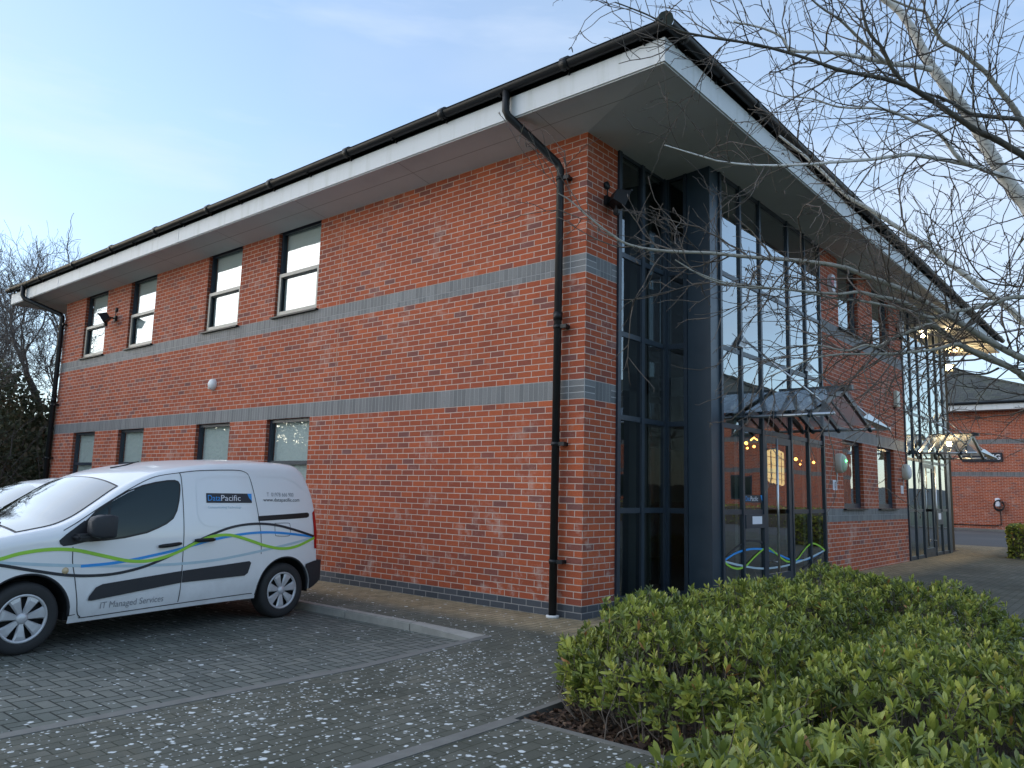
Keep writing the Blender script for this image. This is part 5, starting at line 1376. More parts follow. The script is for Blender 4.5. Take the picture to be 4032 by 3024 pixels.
# front: lamps, grille, bumper
for sg in (1, -1):
    mb = MB(); P = []
    for x in np.linspace(3.12, 3.50, 8):
        a = VB.zu(x) - 0.30 + (x - 3.12) * 0.25; b = VB.zu(x) - 0.06
        for k in range(5):
            z = a + (b - a) * k / 4; P.append((x + 0.01, (VB.y(x, z) + 0.008) * sg, z))
    mb.add(P, [(i * 5 + k, i * 5 + k + 1, (i + 1) * 5 + k + 1, (i + 1) * 5 + k) for i in range(7) for k in range(4)], True)
    mb.build('headlight', MT['lens'], van, local=True)
mb = MB(); mb.box(3.66, 3.765, -0.45, 0.45, 0.30, 0.40); mb.box(3.70, 3.74, -0.5, 0.5, 0.42, 0.50); mb.build('grille', MT['black'], van, local=True)
mb = MB(); r0 = Vector(VB.top(1.62, 0.0, 0.0)); mb.tube([r0, r0 + Vector((-0.12, 0, 0.03)), r0 + Vector((-0.30, 0, 0.085))], [0.014, 0.008, 0.005], 8)
mb.build('aerial', MT['black'], van, local=True)
# wave stripes, lettering and company plate on the visible side
WAVE = {
 'v_grey2': [(3.45, 0.80), (3.2, 0.795), (2.92, 0.775), (2.58, 0.74), (2.15, 0.705), (1.69, 0.68), (1.26, 0.675), (0.9, 0.69), (0.5, 0.735), (0.08, 0.795), (-0.43, 0.875)],
 'sign_blue': [(2.30, 0.712), (2.04, 0.72), (1.82, 0.742), (1.53, 0.785), (1.36, 0.815), (1.17, 0.855), (0.92, 0.905), (0.62, 0.943), (0.33, 0.955), (0.02, 0.935), (-0.43, 0.88)],
 'sign_black': [(3.45, 0.83), (3.2, 0.80), (2.96, 0.76), (2.70, 0.70), (2.43, 0.645), (2.2, 0.622), (1.97, 0.625), (1.72, 0.665), (1.53, 0.725), (1.36, 0.79), (1.18, 0.875), (1.03, 0.935), (0.79, 1.01), (0.59, 1.042), (0.38, 1.05), (0.16, 1.03), (-0.07, 0.98), (-0.43, 0.885)],
 'v_green': [(3.45, 0.72), (3.2, 0.755), (2.96, 0.81), (2.81, 0.85), (2.59, 0.872), (2.37, 0.858), (2.13, 0.80), (1.88, 0.738), (1.69, 0.722), (1.53, 0.742), (1.36, 0.79), (1.17, 0.87), (1.03, 0.92), (0.88, 0.942), (0.72, 0.932), (0.51, 0.875), (0.3, 0.81), (0.07, 0.768), (-0.15, 0.785), (-0.43, 0.87)]}
for i, (k, wdt) in enumerate((('v_grey2', 0.026), ('sign_blue', 0.026), ('sign_black', 0.026), ('v_green', 0.030))):
    mb = MB(); VB.ribbon(mb, WAVE[k], wdt, 0.0032 + 0.0011 * i, 7)
    mb.build('wave_stripe', MT['v_pale'] if k == 'v_grey2' else MT[k], van, local=True)
def lettering(txt, x0, x1, z0, size, m, rise=0.0, squash=1.0):
    vs, fs, wd = text_mesh(txt, size); s = (x0 - x1) / wd
    mb = MB(); mb.add([VB.pt(x0 - a * s, z0 + b * squash + rise * a * s, 0.0042) for a, b in vs], fs); return mb.build('lettering', m, van, local=True)
lettering('T  01978 666 900', 0.275, -0.105, 1.348, 0.062, MT['v_grey'])
lettering('www.datapacific.com', 0.325, -0.19, 1.292, 0.056, MT['sign_black'])
lettering('IT Managed Services', 2.085, 1.465, 0.318, 0.085, MT['v_grey'], 0.012)
lettering('Communicating Technology', 1.03, 0.62, 1.218, 0.036, MT['v_pale'])
a, b, c = MB(), MB(), MB()
logo(a, b, c, lambda u, v, l: VB.pt(1.045 - u, 1.275 + v, 0.0040 + 0.0012 * l), 0.565, 0.100)
a.build('company_plate', MT['sign_black'], van, local=True); b.build('company_plate', MT['sign_blue'], van, local=True); c.build('company_plate', MT['paper'], van, local=True)

# the pale car in the next bay
car = thing('parked_car', 'white hatchback mostly hidden behind the striped van', 'car', (-5.90, -2.25, -0.08), math.radians(-90))
CB = Body(
    zu=[(-0.62, 0.42), (-0.61, 0.60), (-0.58, 0.72), (-0.50, 0.92), (-0.38, 1.14), (-0.2, 1.34), (0.05, 1.435), (0.5, 1.455), (1.0, 1.44), (1.35, 1.385), (1.62, 1.28), (1.95, 1.085), (2.25, 0.93), (2.45, 0.875), (2.8, 0.82), (3.1, 0.74), (3.25, 0.64), (3.33, 0.50), (3.35, 0.38)],
    sill=[(-0.62, 0.38), (-0.4, 0.28), (0.0, 0.22), (2.5, 0.20), (3.1, 0.20), (3.35, 0.27)],
    W=0.87, arches=[(0.0, 0.30), (2.55, 0.30)], R=0.355, tumble=0.24, belt=0.85, ends=(-0.62, 3.35),
    crown=[(-0.62, 0.0), (-0.3, 0.02), (0.1, 0.06), (1.2, 0.06), (1.6, 0.09), (2.2, 0.08), (2.6, 0.06), (3.35, 0.0)], rnd=0.10, front_taper=(2.35, 1.0, 0.24))
mb = MB(); CB.shell(mb, 22, 14); mb.build('body', MT['car_paint'], car, local=True)
mb = MB(); mb.box(-0.4, 3.1, -0.6, 0.6, 0.22, 0.55)
for c_ in (0.0, 2.55):
    for sg in (1, -1): liner(mb, c_, 0.357, 0.83 * sg, 0.52 * sg)
mb.build('underside', MT['dark'], car, local=True)
for s_ in (0.0, 2.55):
    for sg in (1, -1): wheel(car, s_, 0.85 * sg, 0.300, 0.300, 0.19, 0.204, sg)
CW = [(2.02, 0.90), (1.95, 0.96), (1.70, 1.10), (1.45, 1.25), (1.2, 1.325), (0.8, 1.36), (0.4, 1.355), (0.1, 1.32), (-0.1, 1.23), (-0.22, 1.05), (-0.2, 0.98), (0.2, 0.93), (1.0, 0.895)]
for sg in (1, -1):
    for nm, pl, off, m_ in (('window_seal', grow(CW, 0.02), 0.003, MT['black']), ('side_window', CW, 0.005, MT['car_glass'])):
        m1 = MB(); CB.fill(m1, pl, off, 34, 6)
        if sg < 0: m1.v = [(x, -y, z) for x, y, z in m1.v]
        m1.build(nm, m_, car, local=True)
mb = MB(); st = np.linspace(1.50, 2.30, 16); vs = []
for x in st:
    for k in range(15): vs.append(CB.top(x, (-1 + 2 * k / 14) * 0.95, 0.006))
mb.add(vs, [(i * 15 + k, (i + 1) * 15 + k, (i + 1) * 15 + k + 1, i * 15 + k + 1) for i in range(15) for k in range(14)], True)
mb.build('windscreen', MT['screen_glass'], car, local=True)
mb = MB(); st = np.linspace(-0.52, -0.22, 8); vs = []
for x in st:
    for k in range(15): vs.append(CB.top(x, (-1 + 2 * k / 14) * 0.85, 0.006))
mb.add(vs, [(i * 15 + k, (i + 1) * 15 + k, (i + 1) * 15 + k + 1, i * 15 + k + 1) for i in range(7) for k in range(14)], True)
mb.build('rear_window', MT['car_glass'], car, local=True)

# ------------------------------------------------------------------ vegetation
def np_mesh(name, V, Q, mats, parent=None, tint=None, smooth=False, mi=None):
    me = bpy.data.meshes.new(name)
    V = np.asarray(V, dtype=np.float32); Q = np.asarray(Q, dtype=np.int32)
    if parent is not None:
        off = np.array(wmat(parent).translation, dtype=np.float32); V = V - off
    k = Q.shape[1]
    me.vertices.add(len(V)); me.vertices.foreach_set('co', V.ravel())
    me.loops.add(Q.size); me.loops.foreach_set('vertex_index', Q.ravel())
    me.polygons.add(len(Q)); me.polygons.foreach_set('loop_start', np.arange(0, Q.size, k, dtype=np.int32))
    me.polygons.foreach_set('loop_total', np.full(len(Q), k, dtype=np.int32))
    if smooth: me.polygons.foreach_set('use_smooth', np.ones(len(Q), dtype=bool))
    for m in (mats if isinstance(mats, (list, tuple)) else [mats]): me.materials.append(m)
    if mi is not None: me.polygons.foreach_set('material_index', np.asarray(mi, dtype=np.int32))
    if tint is not None:
        a = me.attributes.new('tint', 'FLOAT', 'POINT'); a.data.foreach_set('value', np.asarray(tint, dtype=np.float32))
    me.update(calc_edges=True); me.validate()
    o = bpy.data.objects.new(name, me); COL.objects.link(o)
    if parent is not None: o.parent = parent
    WORLD[o.name] = wmat(parent)
    return o

def leaf_mat(name, stops, rough=0.42, trans=0.25):
    n = NT(name)
    at = n.n('ShaderNodeAttribute'); at.attribute_name = 'tint'
    c = n.ramp(at.outputs['Fac'], stops)
    c = n.mix(n.mr(n.noise(n.pos(), 45.0, 3), 0.3, 0.75, 0, 0.3), c, (0.45, 0.45, 0.4), 'MULTIPLY')
    n.base(c); n.rough(rough); n.b.inputs['Specular IOR Level'].default_value = 0.45
    tr = n.n('ShaderNodeBsdfTranslucent'); n.put(tr.inputs['Color'], c)
    mx = n.n('ShaderNodeMixShader'); mx.inputs[0].default_value = trans
    n.t.links.new(n.b.outputs[0], mx.inputs[1]); n.t.links.new(tr.outputs[0], mx.inputs[2]); n.t.links.new(mx.outputs[0], n.out.inputs['Surface'])
    return n.m
MT['leaf'] = leaf_mat('evergreen_leaf', [(0.0, (0.055, 0.082, 0.026)), (0.30, (0.15, 0.20, 0.044)), (0.60, (0.31, 0.36, 0.066)), (0.86, (0.47, 0.49, 0.10)), (0.97, (0.42, 0.37, 0.08)), (1.0, (0.42, 0.20, 0.07))])
MT['ivy'] = leaf_mat('dark_ivy_leaf', [(0.0, (0.085, 0.105, 0.065)), (0.6, (0.17, 0.185, 0.105)), (1.0, (0.30, 0.24, 0.17))], 0.6, 0.3)
MT['litter'] = leaf_mat('dead_leaf', [(0.0, (0.035, 0.020, 0.014)), (0.6, (0.085, 0.045, 0.026)), (1.0, (0.16, 0.105, 0.065))], 0.8, 0.1)
def bark_mat(name, a, b, dark, sc, amount):
    n = NT(name)
    p = n.pos()
    s = n.sep(p)
    c = n.mix(n.noise(p, 14.0, 4, 0.6), a, b)
    marks = n.noise(n.comb(n.math('MULTIPLY', s[0], 18.0), n.math('MULTIPLY', s[1], 18.0), n.math('MULTIPLY', s[2], sc)), 1.6, 4, 0.7)
    c = n.mix(n.mr(marks, 0.56, 0.66, 0, amount), c, dark)
    moss = n.mr(n.noise(p, 9.0, 4, 0.6), 0.60, 0.72, 0, 0.45)
    c = n.mix(moss, c, (0.12, 0.13, 0.06))
    n.base(c); n.rough(0.8); n.bump(marks, 0.5, 0.006)
    return n.m
MT['birch_white'] = bark_mat('white_birch_bark', (0.74, 0.72, 0.67), (0.86, 0.84, 0.80), (0.05, 0.045, 0.04), 60.0, 0.85)
MT['birch_mid'] = bark_mat('lichened_birch_limb_bark', (0.26, 0.25, 0.21), (0.42, 0.41, 0.36), (0.05, 0.042, 0.035), 40.0, 0.9)
MT['birch_dark'] = bark_mat('dark_birch_limb_bark', (0.055, 0.048, 0.038), (0.11, 0.105, 0.085), (0.025, 0.02, 0.018), 30.0, 0.8)
MT['twig'] = bark_mat('birch_twig_bark', (0.055, 0.040, 0.034), (0.12, 0.105, 0.085), (0.03, 0.02, 0.018), 30.0, 0.6)
MT['tree_bark'] = bark_mat('grey_tree_bark', (0.065, 0.06, 0.05), (0.12, 0.11, 0.09), (0.03, 0.028, 0.022), 20.0, 0.7)
MT['far_twig'] = simple('winter_twig_bark', (0.15, 0.13, 0.115), 0.9, scale=2.0)

class Tubes:
    """many thin tubes gathered in one mesh"""
    def __init__(s): s.V, s.Q, s.n = [], [], 0
    def add(s, pts, rad, n=5):
        pts = np.asarray(pts, float); m = len(pts)
        rad = np.asarray(rad, float) * np.ones(m)
        d = np.gradient(pts, axis=0); d /= (np.linalg.norm(d, axis=1, keepdims=True) + 1e-9)
        ref = np.array([0.31, 0.17, 0.93]); a = np.cross(d, ref); a /= (np.linalg.norm(a, axis=1, keepdims=True) + 1e-9); b = np.cross(d, a)
        t = np.arange(n) * 2 * PI / n
        ring = pts[:, None, :] + (a[:, None, :] * np.cos(t)[None, :, None] + b[:, None, :] * np.sin(t)[None, :, None]) * rad[:, None, None]
        s.V.append(ring.reshape(-1, 3)); i = np.arange(m - 1)[:, None] * n; k = np.arange(n)[None, :]; k2 = (k + 1) % n
        s.Q.append((np.stack([i + k, i + k2, i + n + k2, i + n + k], -1).reshape(-1, 4)) + s.n); s.n += m * n
    def build(s, name, mat, parent):
        if not s.V: return None
        return np_mesh(name, np.concatenate(s.V), np.concatenate(s.Q), mat, parent, smooth=True)

rng = np.random.default_rng(11)
def wander(p0, d0, L, n, jit, lift):
    """a twig: small changes of heading at every node"""
    p = np.array(p0, float); d = np.array(d0, float); d /= np.linalg.norm(d); out = [p.copy()]
    for i in range(n):
        d = d + rng.normal(0, jit, 3) + np.array([0, 0, lift]); d /= np.linalg.norm(d); p = p + d * L / n; out.append(p.copy())
    return np.array(out), d
def side_dir(t, spread, pref=None):
    r = rng.normal(0, 1, 3); r -= t * r.dot(t); r /= np.linalg.norm(r) + 1e-9
    v = t * math.cos(spread) + r * math.sin(spread)
    if pref is not None: v = v + pref
    return v / np.linalg.norm(v)

birch = thing('birch_tree', 'bare white barked birch rising from the shrub bed, its twigs hanging before the eaves', 'tree', (4.95, -1.75, -0.08))
tk = MB()
tk.tube([(4.97, -1.75, -0.25), (4.95, -1.75, 0.0), (4.92, -1.755, 0.6), (4.88, -1.77, 1.3), (4.80, -1.78, 2.1), (4.70, -1.785, 2.7), (4.60, -1.789, 3.06)], [0.115, 0.095, 0.085, 0.078, 0.066, 0.054, 0.045], 16)
tk.build('trunk', MT['birch_white'], birch)
TRUNK = np.array([(4.95, -1.75, 0.0), (4.92, -1.755, 0.6), (4.88, -1.77, 1.3), (4.80, -1.78, 2.1), (4.70, -1.785, 2.7), (4.60, -1.789, 3.06)])
KIND = {'main': 'birch_white', 'a': 'birch_white', 'b': 'birch_white', 'i': 'birch_white', 'g': 'birch_white', 'j': 'birch_mid', 'k': 'birch_mid', 'e': 'birch_mid', 'h': 'birch_mid', 'c': 'birch_dark', 'd': 'birch_dark', 'f': 'birch_dark', 'l': 'birch_mid', 'm': 'birch_mid', 'n': 'birch_mid'}
for key, raw in BIRCH.items():
    raw = np.array(raw)
    if key in ('c', 'e', 'i', 'j', 'k', 'l'):
        j = int(np.argmin(np.abs(TRUNK[:, 2] - (raw[0, 2] - 0.30)))); t0 = TRUNK[j]
        mid = (t0 + raw[0, :3]) / 2
        raw = np.vstack([[*t0, raw[0, 3] * 1.25], [*mid, raw[0, 3] * 1.1], raw])
    path = np.array(catmull(raw.tolist(), 6))
    wob = rng.normal(0, 0.35, (len(path), 3)) * path[:, 3:4]
    P, R = path[:, :3] + np.cumsum(wob, 0) * 0.12, np.maximum(path[:, 3], 0.0016)
    R = R * (0.82 if key in ('i', 'j', 'k', 'c') else (0.72 if key == 'a' else 1.0)) * (1 + 0.10 * np.sin(np.arange(len(R)) * 1.7) * rng.uniform(0.3, 1, len(R)))
    tb = Tubes(); tb.add(P, R, 10 if R.max() > 0.012 else 6)
    br = tb.build('branch', MT[KIND.get(key, 'twig')], birch)
    if key[0] == 't' : dens, lens = 7, (0.08, 0.22)
    elif key == 'main': dens, lens = 6, (0.3, 0.8)
    else: dens, lens = 12, (0.20, 1.0)
    tw = Tubes(); seg = np.linalg.norm(np.diff(P, axis=0), axis=1); cum = np.concatenate([[0], np.cumsum(seg)]); L = cum[-1]
    n = int(L * dens)
    for q in range(n):
        s_ = L * (0.04 + 0.96 * (q + rng.uniform(0, 1)) / n); i = min(int(np.searchsorted(cum, s_)), len(P) - 1); i = max(i, 1)
        t = P[i] - P[i - 1]; t /= np.linalg.norm(t) + 1e-9
        ln = rng.uniform(*lens) * (1.0 - 0.35 * s_ / L)
        hang = rng.uniform(-0.10, 0.06)
        d0 = side_dir(t, rng.uniform(0.5, 1.15), np.array([0, 0, 0.15]))
        m = max(4, int(ln / 0.06)); pts, de = wander(P[i], d0, ln, m, 0.17, hang)
        r0 = min(R[i] * 0.6, rng.uniform(0.0034, 0.0062)); tw.add(pts, np.linspace(r0, 0.0018, m + 1), 4)
        for z in range(int(ln / 0.085)):
            ii = int(rng.integers(1, m + 1)); t2 = pts[ii] - pts[ii - 1]; t2 /= np.linalg.norm(t2)
            l2 = rng.uniform(0.04, 0.30) * (0.4 + ln); m2 = 5; p2, e2 = wander(pts[ii], side_dir(t2, rng.uniform(0.4, 0.9)), l2, m2, 0.16, rng.uniform(-0.1, 0.1))
            tw.add(p2, np.linspace(0.0026, 0.0014, m2 + 1), 3)
            for y in range(2):
                i3 = int(rng.integers(1, m2 + 1)); p3 = p2[i3]; dd = side_dir(e2, 0.7); tw.add([p3, p3 + dd * 0.012, p3 + dd * 0.020], [0.0009, 0.0016, 0.0004], 3)
            if rng.uniform() < 0.05:
                for kk in range(int(rng.integers(1, 3))):
                    dc = np.array([rng.normal(0, 0.35), rng.normal(0, 0.35), -1.0]); dc /= np.linalg.norm(dc); lc = rng.uniform(0.018, 0.030)
                    tw.add([p2[-1], p2[-1] + dc * lc * 0.3, p2[-1] + dc * lc * 0.7, p2[-1] + dc * lc], [0.001, 0.0032, 0.0030, 0.0008], 5)
    tw.build('twigs', MT['twig'], br)

# evergreen shrubs ------------------------------------------------------------
def rosettes(P, D, size, nl):
    """leaves set spirally round each shoot tip: two faces folded at the midrib"""
    N = len(P); D = D / np.linalg.norm(D, axis=1, keepdims=True)
    ref = np.where(np.abs(D[:, 2:3]) > 0.9, np.array([[1.0, 0, 0]]), np.array([[0, 0, 1.0]]))
    A = np.cross(D, ref); A /= np.linalg.norm(A, axis=1, keepdims=True); B = np.cross(D, A)
    V, Q, T, o = [], [], [], 0
    base_t = np.clip(rng.beta(2.2, 2.6, N), 0, 0.93)
    for k in range(nl):
        ang = k * 2.4 + rng.uniform(0, 0.6, N); lvl = k / nl
        el = np.radians(18 + 62 * lvl + rng.normal(0, 9, N))            # inner leaves stand up
        out = A * np.cos(ang)[:, None] + B * np.sin(ang)[:, None]
        ax = out * np.cos(el)[:, None] + D * np.sin(el)[:, None]
        sd = np.cross(ax, D); sd /= np.linalg.norm(sd, axis=1, keepdims=True) + 1e-9
        nr = np.cross(sd, ax)
        L = size * rng.uniform(0.65, 1.15, N) * (1 - 0.25 * lvl); W = L * rng.uniform(0.15, 0.20, N)
        root = P + D * (size * 0.42 * (lvl - 1.0))[:, None]
        curl = rng.uniform(-0.12, 0.18, N)
        def pt(f, w_, h): return root + ax * (L * f)[:, None] + sd * (W * w_)[:, None] + nr * (L * h)[:, None]
        one = np.ones(N)
        vs = [pt(0.0 * one, 0, 0 * one), pt(0.45 * one, 0.85, 0.04 * one), pt(0.78 * one, 0.80, 0.04 + curl * 0.5), pt(1.0 * one, 0, curl), pt(0.78 * one, -0.80, 0.04 + curl * 0.5), pt(0.45 * one, -0.85, 0.04 * one)]
        S_ = np.stack(vs, 1).reshape(-1, 3); V.append(S_)
        i = np.arange(N)[:, None] * 6 + o
        Q.append(np.concatenate([i + np.array([[0, 1, 2, 3]]), i + np.array([[0, 3, 4, 5]])], 0)); o += N * 6
        tt = np.clip(base_t + 0.22 * lvl - 0.08 + rng.normal(0, 0.10, N), 0, 0.96); tt = np.where(rng.uniform(0, 1, N) < 0.006, 1.0, tt)
        T.append(np.repeat(tt, 6))
    return np.concatenate(V), np.concatenate(Q), np.concatenate(T)

def fbm(x, y, s):
    return (np.sin(x * 2.1 * s + 1.3) * np.cos(y * 1.7 * s - 0.4) + 0.6 * np.sin(x * 4.3 * s + y * 3.1 * s) + 0.4 * np.cos(x * 7.9 * s - y * 6.7 * s + 2.0)) / 2.0
def shrub(label, poly, h, size, dens, group='low evergreen shrubs filling the bed', seed=1, edge=0.30):
    global rng
    rng = np.random.default_rng(seed)
    poly = np.array(poly, float); lo, hi = poly.min(0), poly.max(0)
    cen = poly.mean(0)
    o = thing('evergreen_shrub', label, 'shrub', (float(cen[0]), float(cen[1]), -0.09), group=group)
    def inside(x, y):
        c = np.zeros(len(x), bool); d = np.full(len(x), 9.0)
        for a, b in zip(poly, np.roll(poly, -1, 0)):
            cond = (a[1] > y) != (b[1] > y)
            c ^= cond & (x < (b[0] - a[0]) * (y - a[1]) / (b[1] - a[1] + 1e-12) + a[0])
            ab = b - a; t = np.clip(((x - a[0]) * ab[0] + (y - a[1]) * ab[1]) / (ab @ ab), 0, 1)
            d = np.minimum(d, np.hypot(x - a[0] - t * ab[0], y - a[1] - t * ab[1]))
        return c, d
    area = (hi[0] - lo[0]) * (hi[1] - lo[1]); n = int(area * dens * 1.6)
    x = rng.uniform(lo[0], hi[0], n); y = rng.uniform(lo[1], hi[1], n)
    c, d = inside(x, y); x, y, d = x[c], y[c], d[c]
    dome = 1 - np.exp(-d / 0.16) * 0.55
    zt = h * dome * (1 + 0.16 * fbm(x, y, 1.0)) + rng.normal(0, 0.025, len(x)) - 0.09
    layer = rng.choice([0, 1, 2, 3], len(x), p=[0.46, 0.26, 0.17, 0.11])
    z = zt - layer * rng.uniform(0.05, 0.12, len(x))
    # shoots on the flanks
    ne = int(np.sum(np.linalg.norm(poly - np.roll(poly, -1, 0), axis=1)) * dens * 0.55)
    ei = rng.integers(0, len(poly), ne); t = rng.uniform(0, 1, ne); a, b = poly[ei], np.roll(poly, -1, 0)[ei]
    ex = a[:, 0] + (b - a)[:, 0] * t; ey = a[:, 1] + (b - a)[:, 1] * t
    out = np.stack([(b - a)[:, 1], -(b - a)[:, 0]], 1); out /= np.linalg.norm(out, axis=1, keepdims=True)
    sgn = np.sign(np.einsum('ij,ij->i', out, np.stack([ex, ey], 1) - cen)); out *= sgn[:, None]
    inn = rng.uniform(-0.07, 0.12, ne); ex -= out[:, 0] * inn; ey -= out[:, 1] * inn
    ez = rng.uniform(0.18, 0.95, ne) ** 0.8 * h * 0.62 - 0.06
    P = np.concatenate([np.stack([x, y, z], 1), np.stack([ex, ey, ez], 1)])
    tilt = np.concatenate([rng.normal(0, 0.30, (len(x), 2)), out * 0.75 + rng.normal(0, 0.25, (ne, 2))])
    D = np.concatenate([tilt, np.ones((len(P), 1))], 1)
    V, Q, T = rosettes(P, D, size * np.clip(rng.normal(0.92, 0.20, len(P)), 0.45, 1.3), 8)
    np_mesh('foliage', V, Q, MT['leaf'], o, tint=T)
    st = Tubes(); idx = rng.choice(len(P), min(len(P), int(len(P) * 0.16)), replace=False)
    for i in idx:
        g = np.array([P[i, 0] + rng.normal(0, 0.10), P[i, 1] + rng.normal(0, 0.10), -0.09]); m = (g + P[i]) / 2 + rng.normal(0, 0.025, 3)
        g[:2] = g[:2] + (cen - g[:2]) * 0.12
        st.add([g, m, P[i]], [0.006, 0.004, 0.0025], 4)
    for k in range(int(area * 13)):
        i = int(rng.integers(0, len(P))); p, _ = wander(P[i] - np.array([0, 0, 0.1]), np.array([rng.normal(0, 0.5), rng.normal(0, 0.5), 0.7]), rng.uniform(0.12, 0.30), 5, 0.28, 0.0)
        st.add(p, np.linspace(0.0035, 0.0015, 6), 4)
    st.build('stems', MT['far_stem'], o)
    return o
MT['far_stem'] = simple('bare_shrub_stem', (0.12, 0.098, 0.08), 0.9, scale=30)
shrub('low evergreen shrub closest to the camera with the largest yellow green leaves', [(3.42, -4.4), (3.72, -5.1), (4.6, -5.35), (5.6, -5.3), (5.6, -3.6), (4.2, -3.55), (3.55, -3.65)], 0.60, 0.090, 190, seed=3)
shrub('evergreen shrub with bare twigs beside the leaf litter at the paved bed corner', [(1.66, -2.55), (2.05, -2.95), (2.9, -3.15), (3.45, -3.0), (3.3, -1.5), (1.60, -1.45)], 0.70, 0.075, 245, seed=5)
shrub('evergreen shrub along the buff path facing the dark corner casing of the entrance', [(1.60, -1.5), (3.2, -1.5), (3.1, 0.6), (1.62, 0.6)], 0.71, 0.072, 225, seed=6)
shrub('dark green evergreen shrub at the far end of the bed toward the lit canopy', [(1.60, 0.5), (3.05, 0.5), (3.9, 0.1), (3.92, 1.5), (3.4, 2.1), (1.66, 2.2)], 0.70, 0.072, 225, seed=8)
shrub('evergreen shrub growing round the foot of the birch', [(3.35, -3.45), (5.6, -3.5), (5.6, -1.4), (4.2, -1.5), (3.8, -0.2), (3.15, 0.3), (3.25, -1.4)], 0.63, 0.075, 215, seed=9)

rng = np.random.default_rng(21)
n = 1500
x = rng.uniform(1.75, 3.4, n); y = -3.16 + np.abs(rng.normal(0, 0.45, n)); z = -0.09 + rng.uniform(0.0, 0.03, n)
a = rng.uniform(0, 2 * PI, n); L = rng.uniform(0.012, 0.034, n)
ux = np.stack([np.cos(a), np.sin(a), rng.normal(0, 0.35, n)], 1); vx = np.stack([-np.sin(a), np.cos(a), rng.normal(0, 0.5, n)], 1); C0 = np.stack([x, y, z], 1)
V = np.stack([C0 - ux * L[:, None], C0 + vx * (L * 0.55)[:, None], C0 + ux * L[:, None], C0 - vx * (L * 0.55)[:, None]], 1).reshape(-1, 3)
tag(np_mesh('leaf_litter', V, np.arange(n * 4).reshape(-1, 4), MT['litter'], tint=np.repeat(rng.uniform(0, 1, n), 4)),
    'brown dead leaves lying on the soil at the bed corner', 'leaf litter', kind='stuff')

# bare winter trees beyond the left end of the office ------------------------------
def bare_tree(label, base, H, lean, seed, spread=0.55, up=0.25, levels=5, r0=0.16, dens=1.0, group='bare trees beyond the office', r_min=0.005):
    global rng
    rng = np.random.default_rng(seed)
    o = thing('bare_tree', label, 'tree', base, group=group)
    b = np.array(base, float)
    tk, cr = Tubes(), Tubes()
    def grow(p, d, L, r, lv):
        n = 7 if lv == 0 else 5
        pts, de = wander(p, d, L, n, 0.10 + 0.03 * lv, up * 0.12)
        rr = np.linspace(r, r * 0.62, n + 1)
        (tk if lv < 2 else cr).add(pts, np.maximum(rr, r_min), 8 if lv == 0 else (5 if lv < 3 else 3))
        if lv >= levels: return
        kids = int(round((3 if lv < 2 else 4) * dens)) + int(rng.integers(0, 2))
        for k in range(kids):
            i = int(rng.integers(2 if lv else 3, n + 1)); t = pts[i] - pts[i - 1]; t /= np.linalg.norm(t)
            grow(pts[i], side_dir(t, rng.uniform(0.35, spread + 0.35), np.array([0, 0, up])), L * rng.uniform(0.50, 0.78), rr[i] * rng.uniform(0.45, 0.62), lv + 1)
        grow(pts[-1], de + np.array([0, 0, up * 0.3]), L * 0.72, rr[-1], lv + 1)
    grow(b - np.array([0, 0, 0.2]), np.array(lean, float), H * 0.34, r0, 0)
    tk.build('trunk', MT['tree_bark'], o); cr.build('crown', MT['far_twig'], o)
    return o
bare_tree('bare tree with fine twigs at the left edge, tallest behind the ivy', (-27.0, 0.6, -0.16), 12.0, (0.05, -0.03, 1), 31, levels=5)
bare_tree('bare forked tree close behind the far downpipe', (-22.5, 2.4, -0.16), 9.6, (0.02, 0.05, 1), 37, up=0.3)
bare_tree('bare bushy tree showing its top over the gutter left of the roof', (-26.0, 5.2, -0.16), 11.6, (0.0, 0.0, 1), 41, up=0.35)
bare_tree('bare tree with stiff upright shoots above the roofline', (-29.0, 9.0, -0.16), 13.4, (0, 0, 1), 47, spread=0.35, up=0.6, dens=0.8, r0=0.2, r_min=0.014)
bare_tree('slender bare tree leaning over the ivy at the frame edge', (-21.0, -1.0, -0.16), 9.0, (-0.04, -0.05, 1), 53, up=0.2)
bare_tree('bare tree across the car park mirrored in the upper windows', (-21.0, -19.0, -0.16), 10.5, (0, 0, 1), 59, levels=4, r0=0.2, group='bare trees across the car park', r_min=0.012)
bare_tree('wide bare tree across the car park mirrored in the end windows', (-38.0, -20.0, -0.16), 12.0, (0, 0.05, 1), 61, levels=4, r0=0.22, group='bare trees across the car park', r_min=0.012)

def leaf_mass(name, n, boxf, size, mat, seed):
    r = np.random.default_rng(seed)
    P = boxf(r, n); a = r.normal(0, 1, (n, 3)); a /= np.linalg.norm(a, axis=1, keepdims=True)
    b = np.cross(a, r.normal(0, 1, (n, 3))); b /= np.linalg.norm(b, axis=1, keepdims=True)
    s = size * r.uniform(0.5, 1.3, n)
    V = np.stack([P - a * s[:, None], P + b * (s * 0.6)[:, None], P + a * s[:, None], P - b * (s * 0.6)[:, None]], 1).reshape(-1, 3)
    return np_mesh(name, V, np.arange(n * 4).reshape(-1, 4), mat, tint=np.repeat(r.uniform(0, 1, n), 4))
def ivyb(r, n):
    y = r.uniform(-14, 12, n); x = -20.5 - np.abs(r.normal(0, 0.9, n)) - 0.5 * np.sin(y * 1.3)
    top = 3.9 + 0.35 * np.sin(y * 1.1 + 1) + 0.3 * np.sin(y * 2.9)
    z = top * r.uniform(0, 1, n) ** 0.75 - 0.1 + np.abs(r.normal(0, 0.2, n))
    return np.stack([x, y, z], 1)
tag(leaf_mass('undergrowth', 70000, ivyb, 0.085, MT['ivy'], 71), 'dark ivy and bramble undergrowth below the bare trees beyond the office', 'undergrowth', kind='stuff')
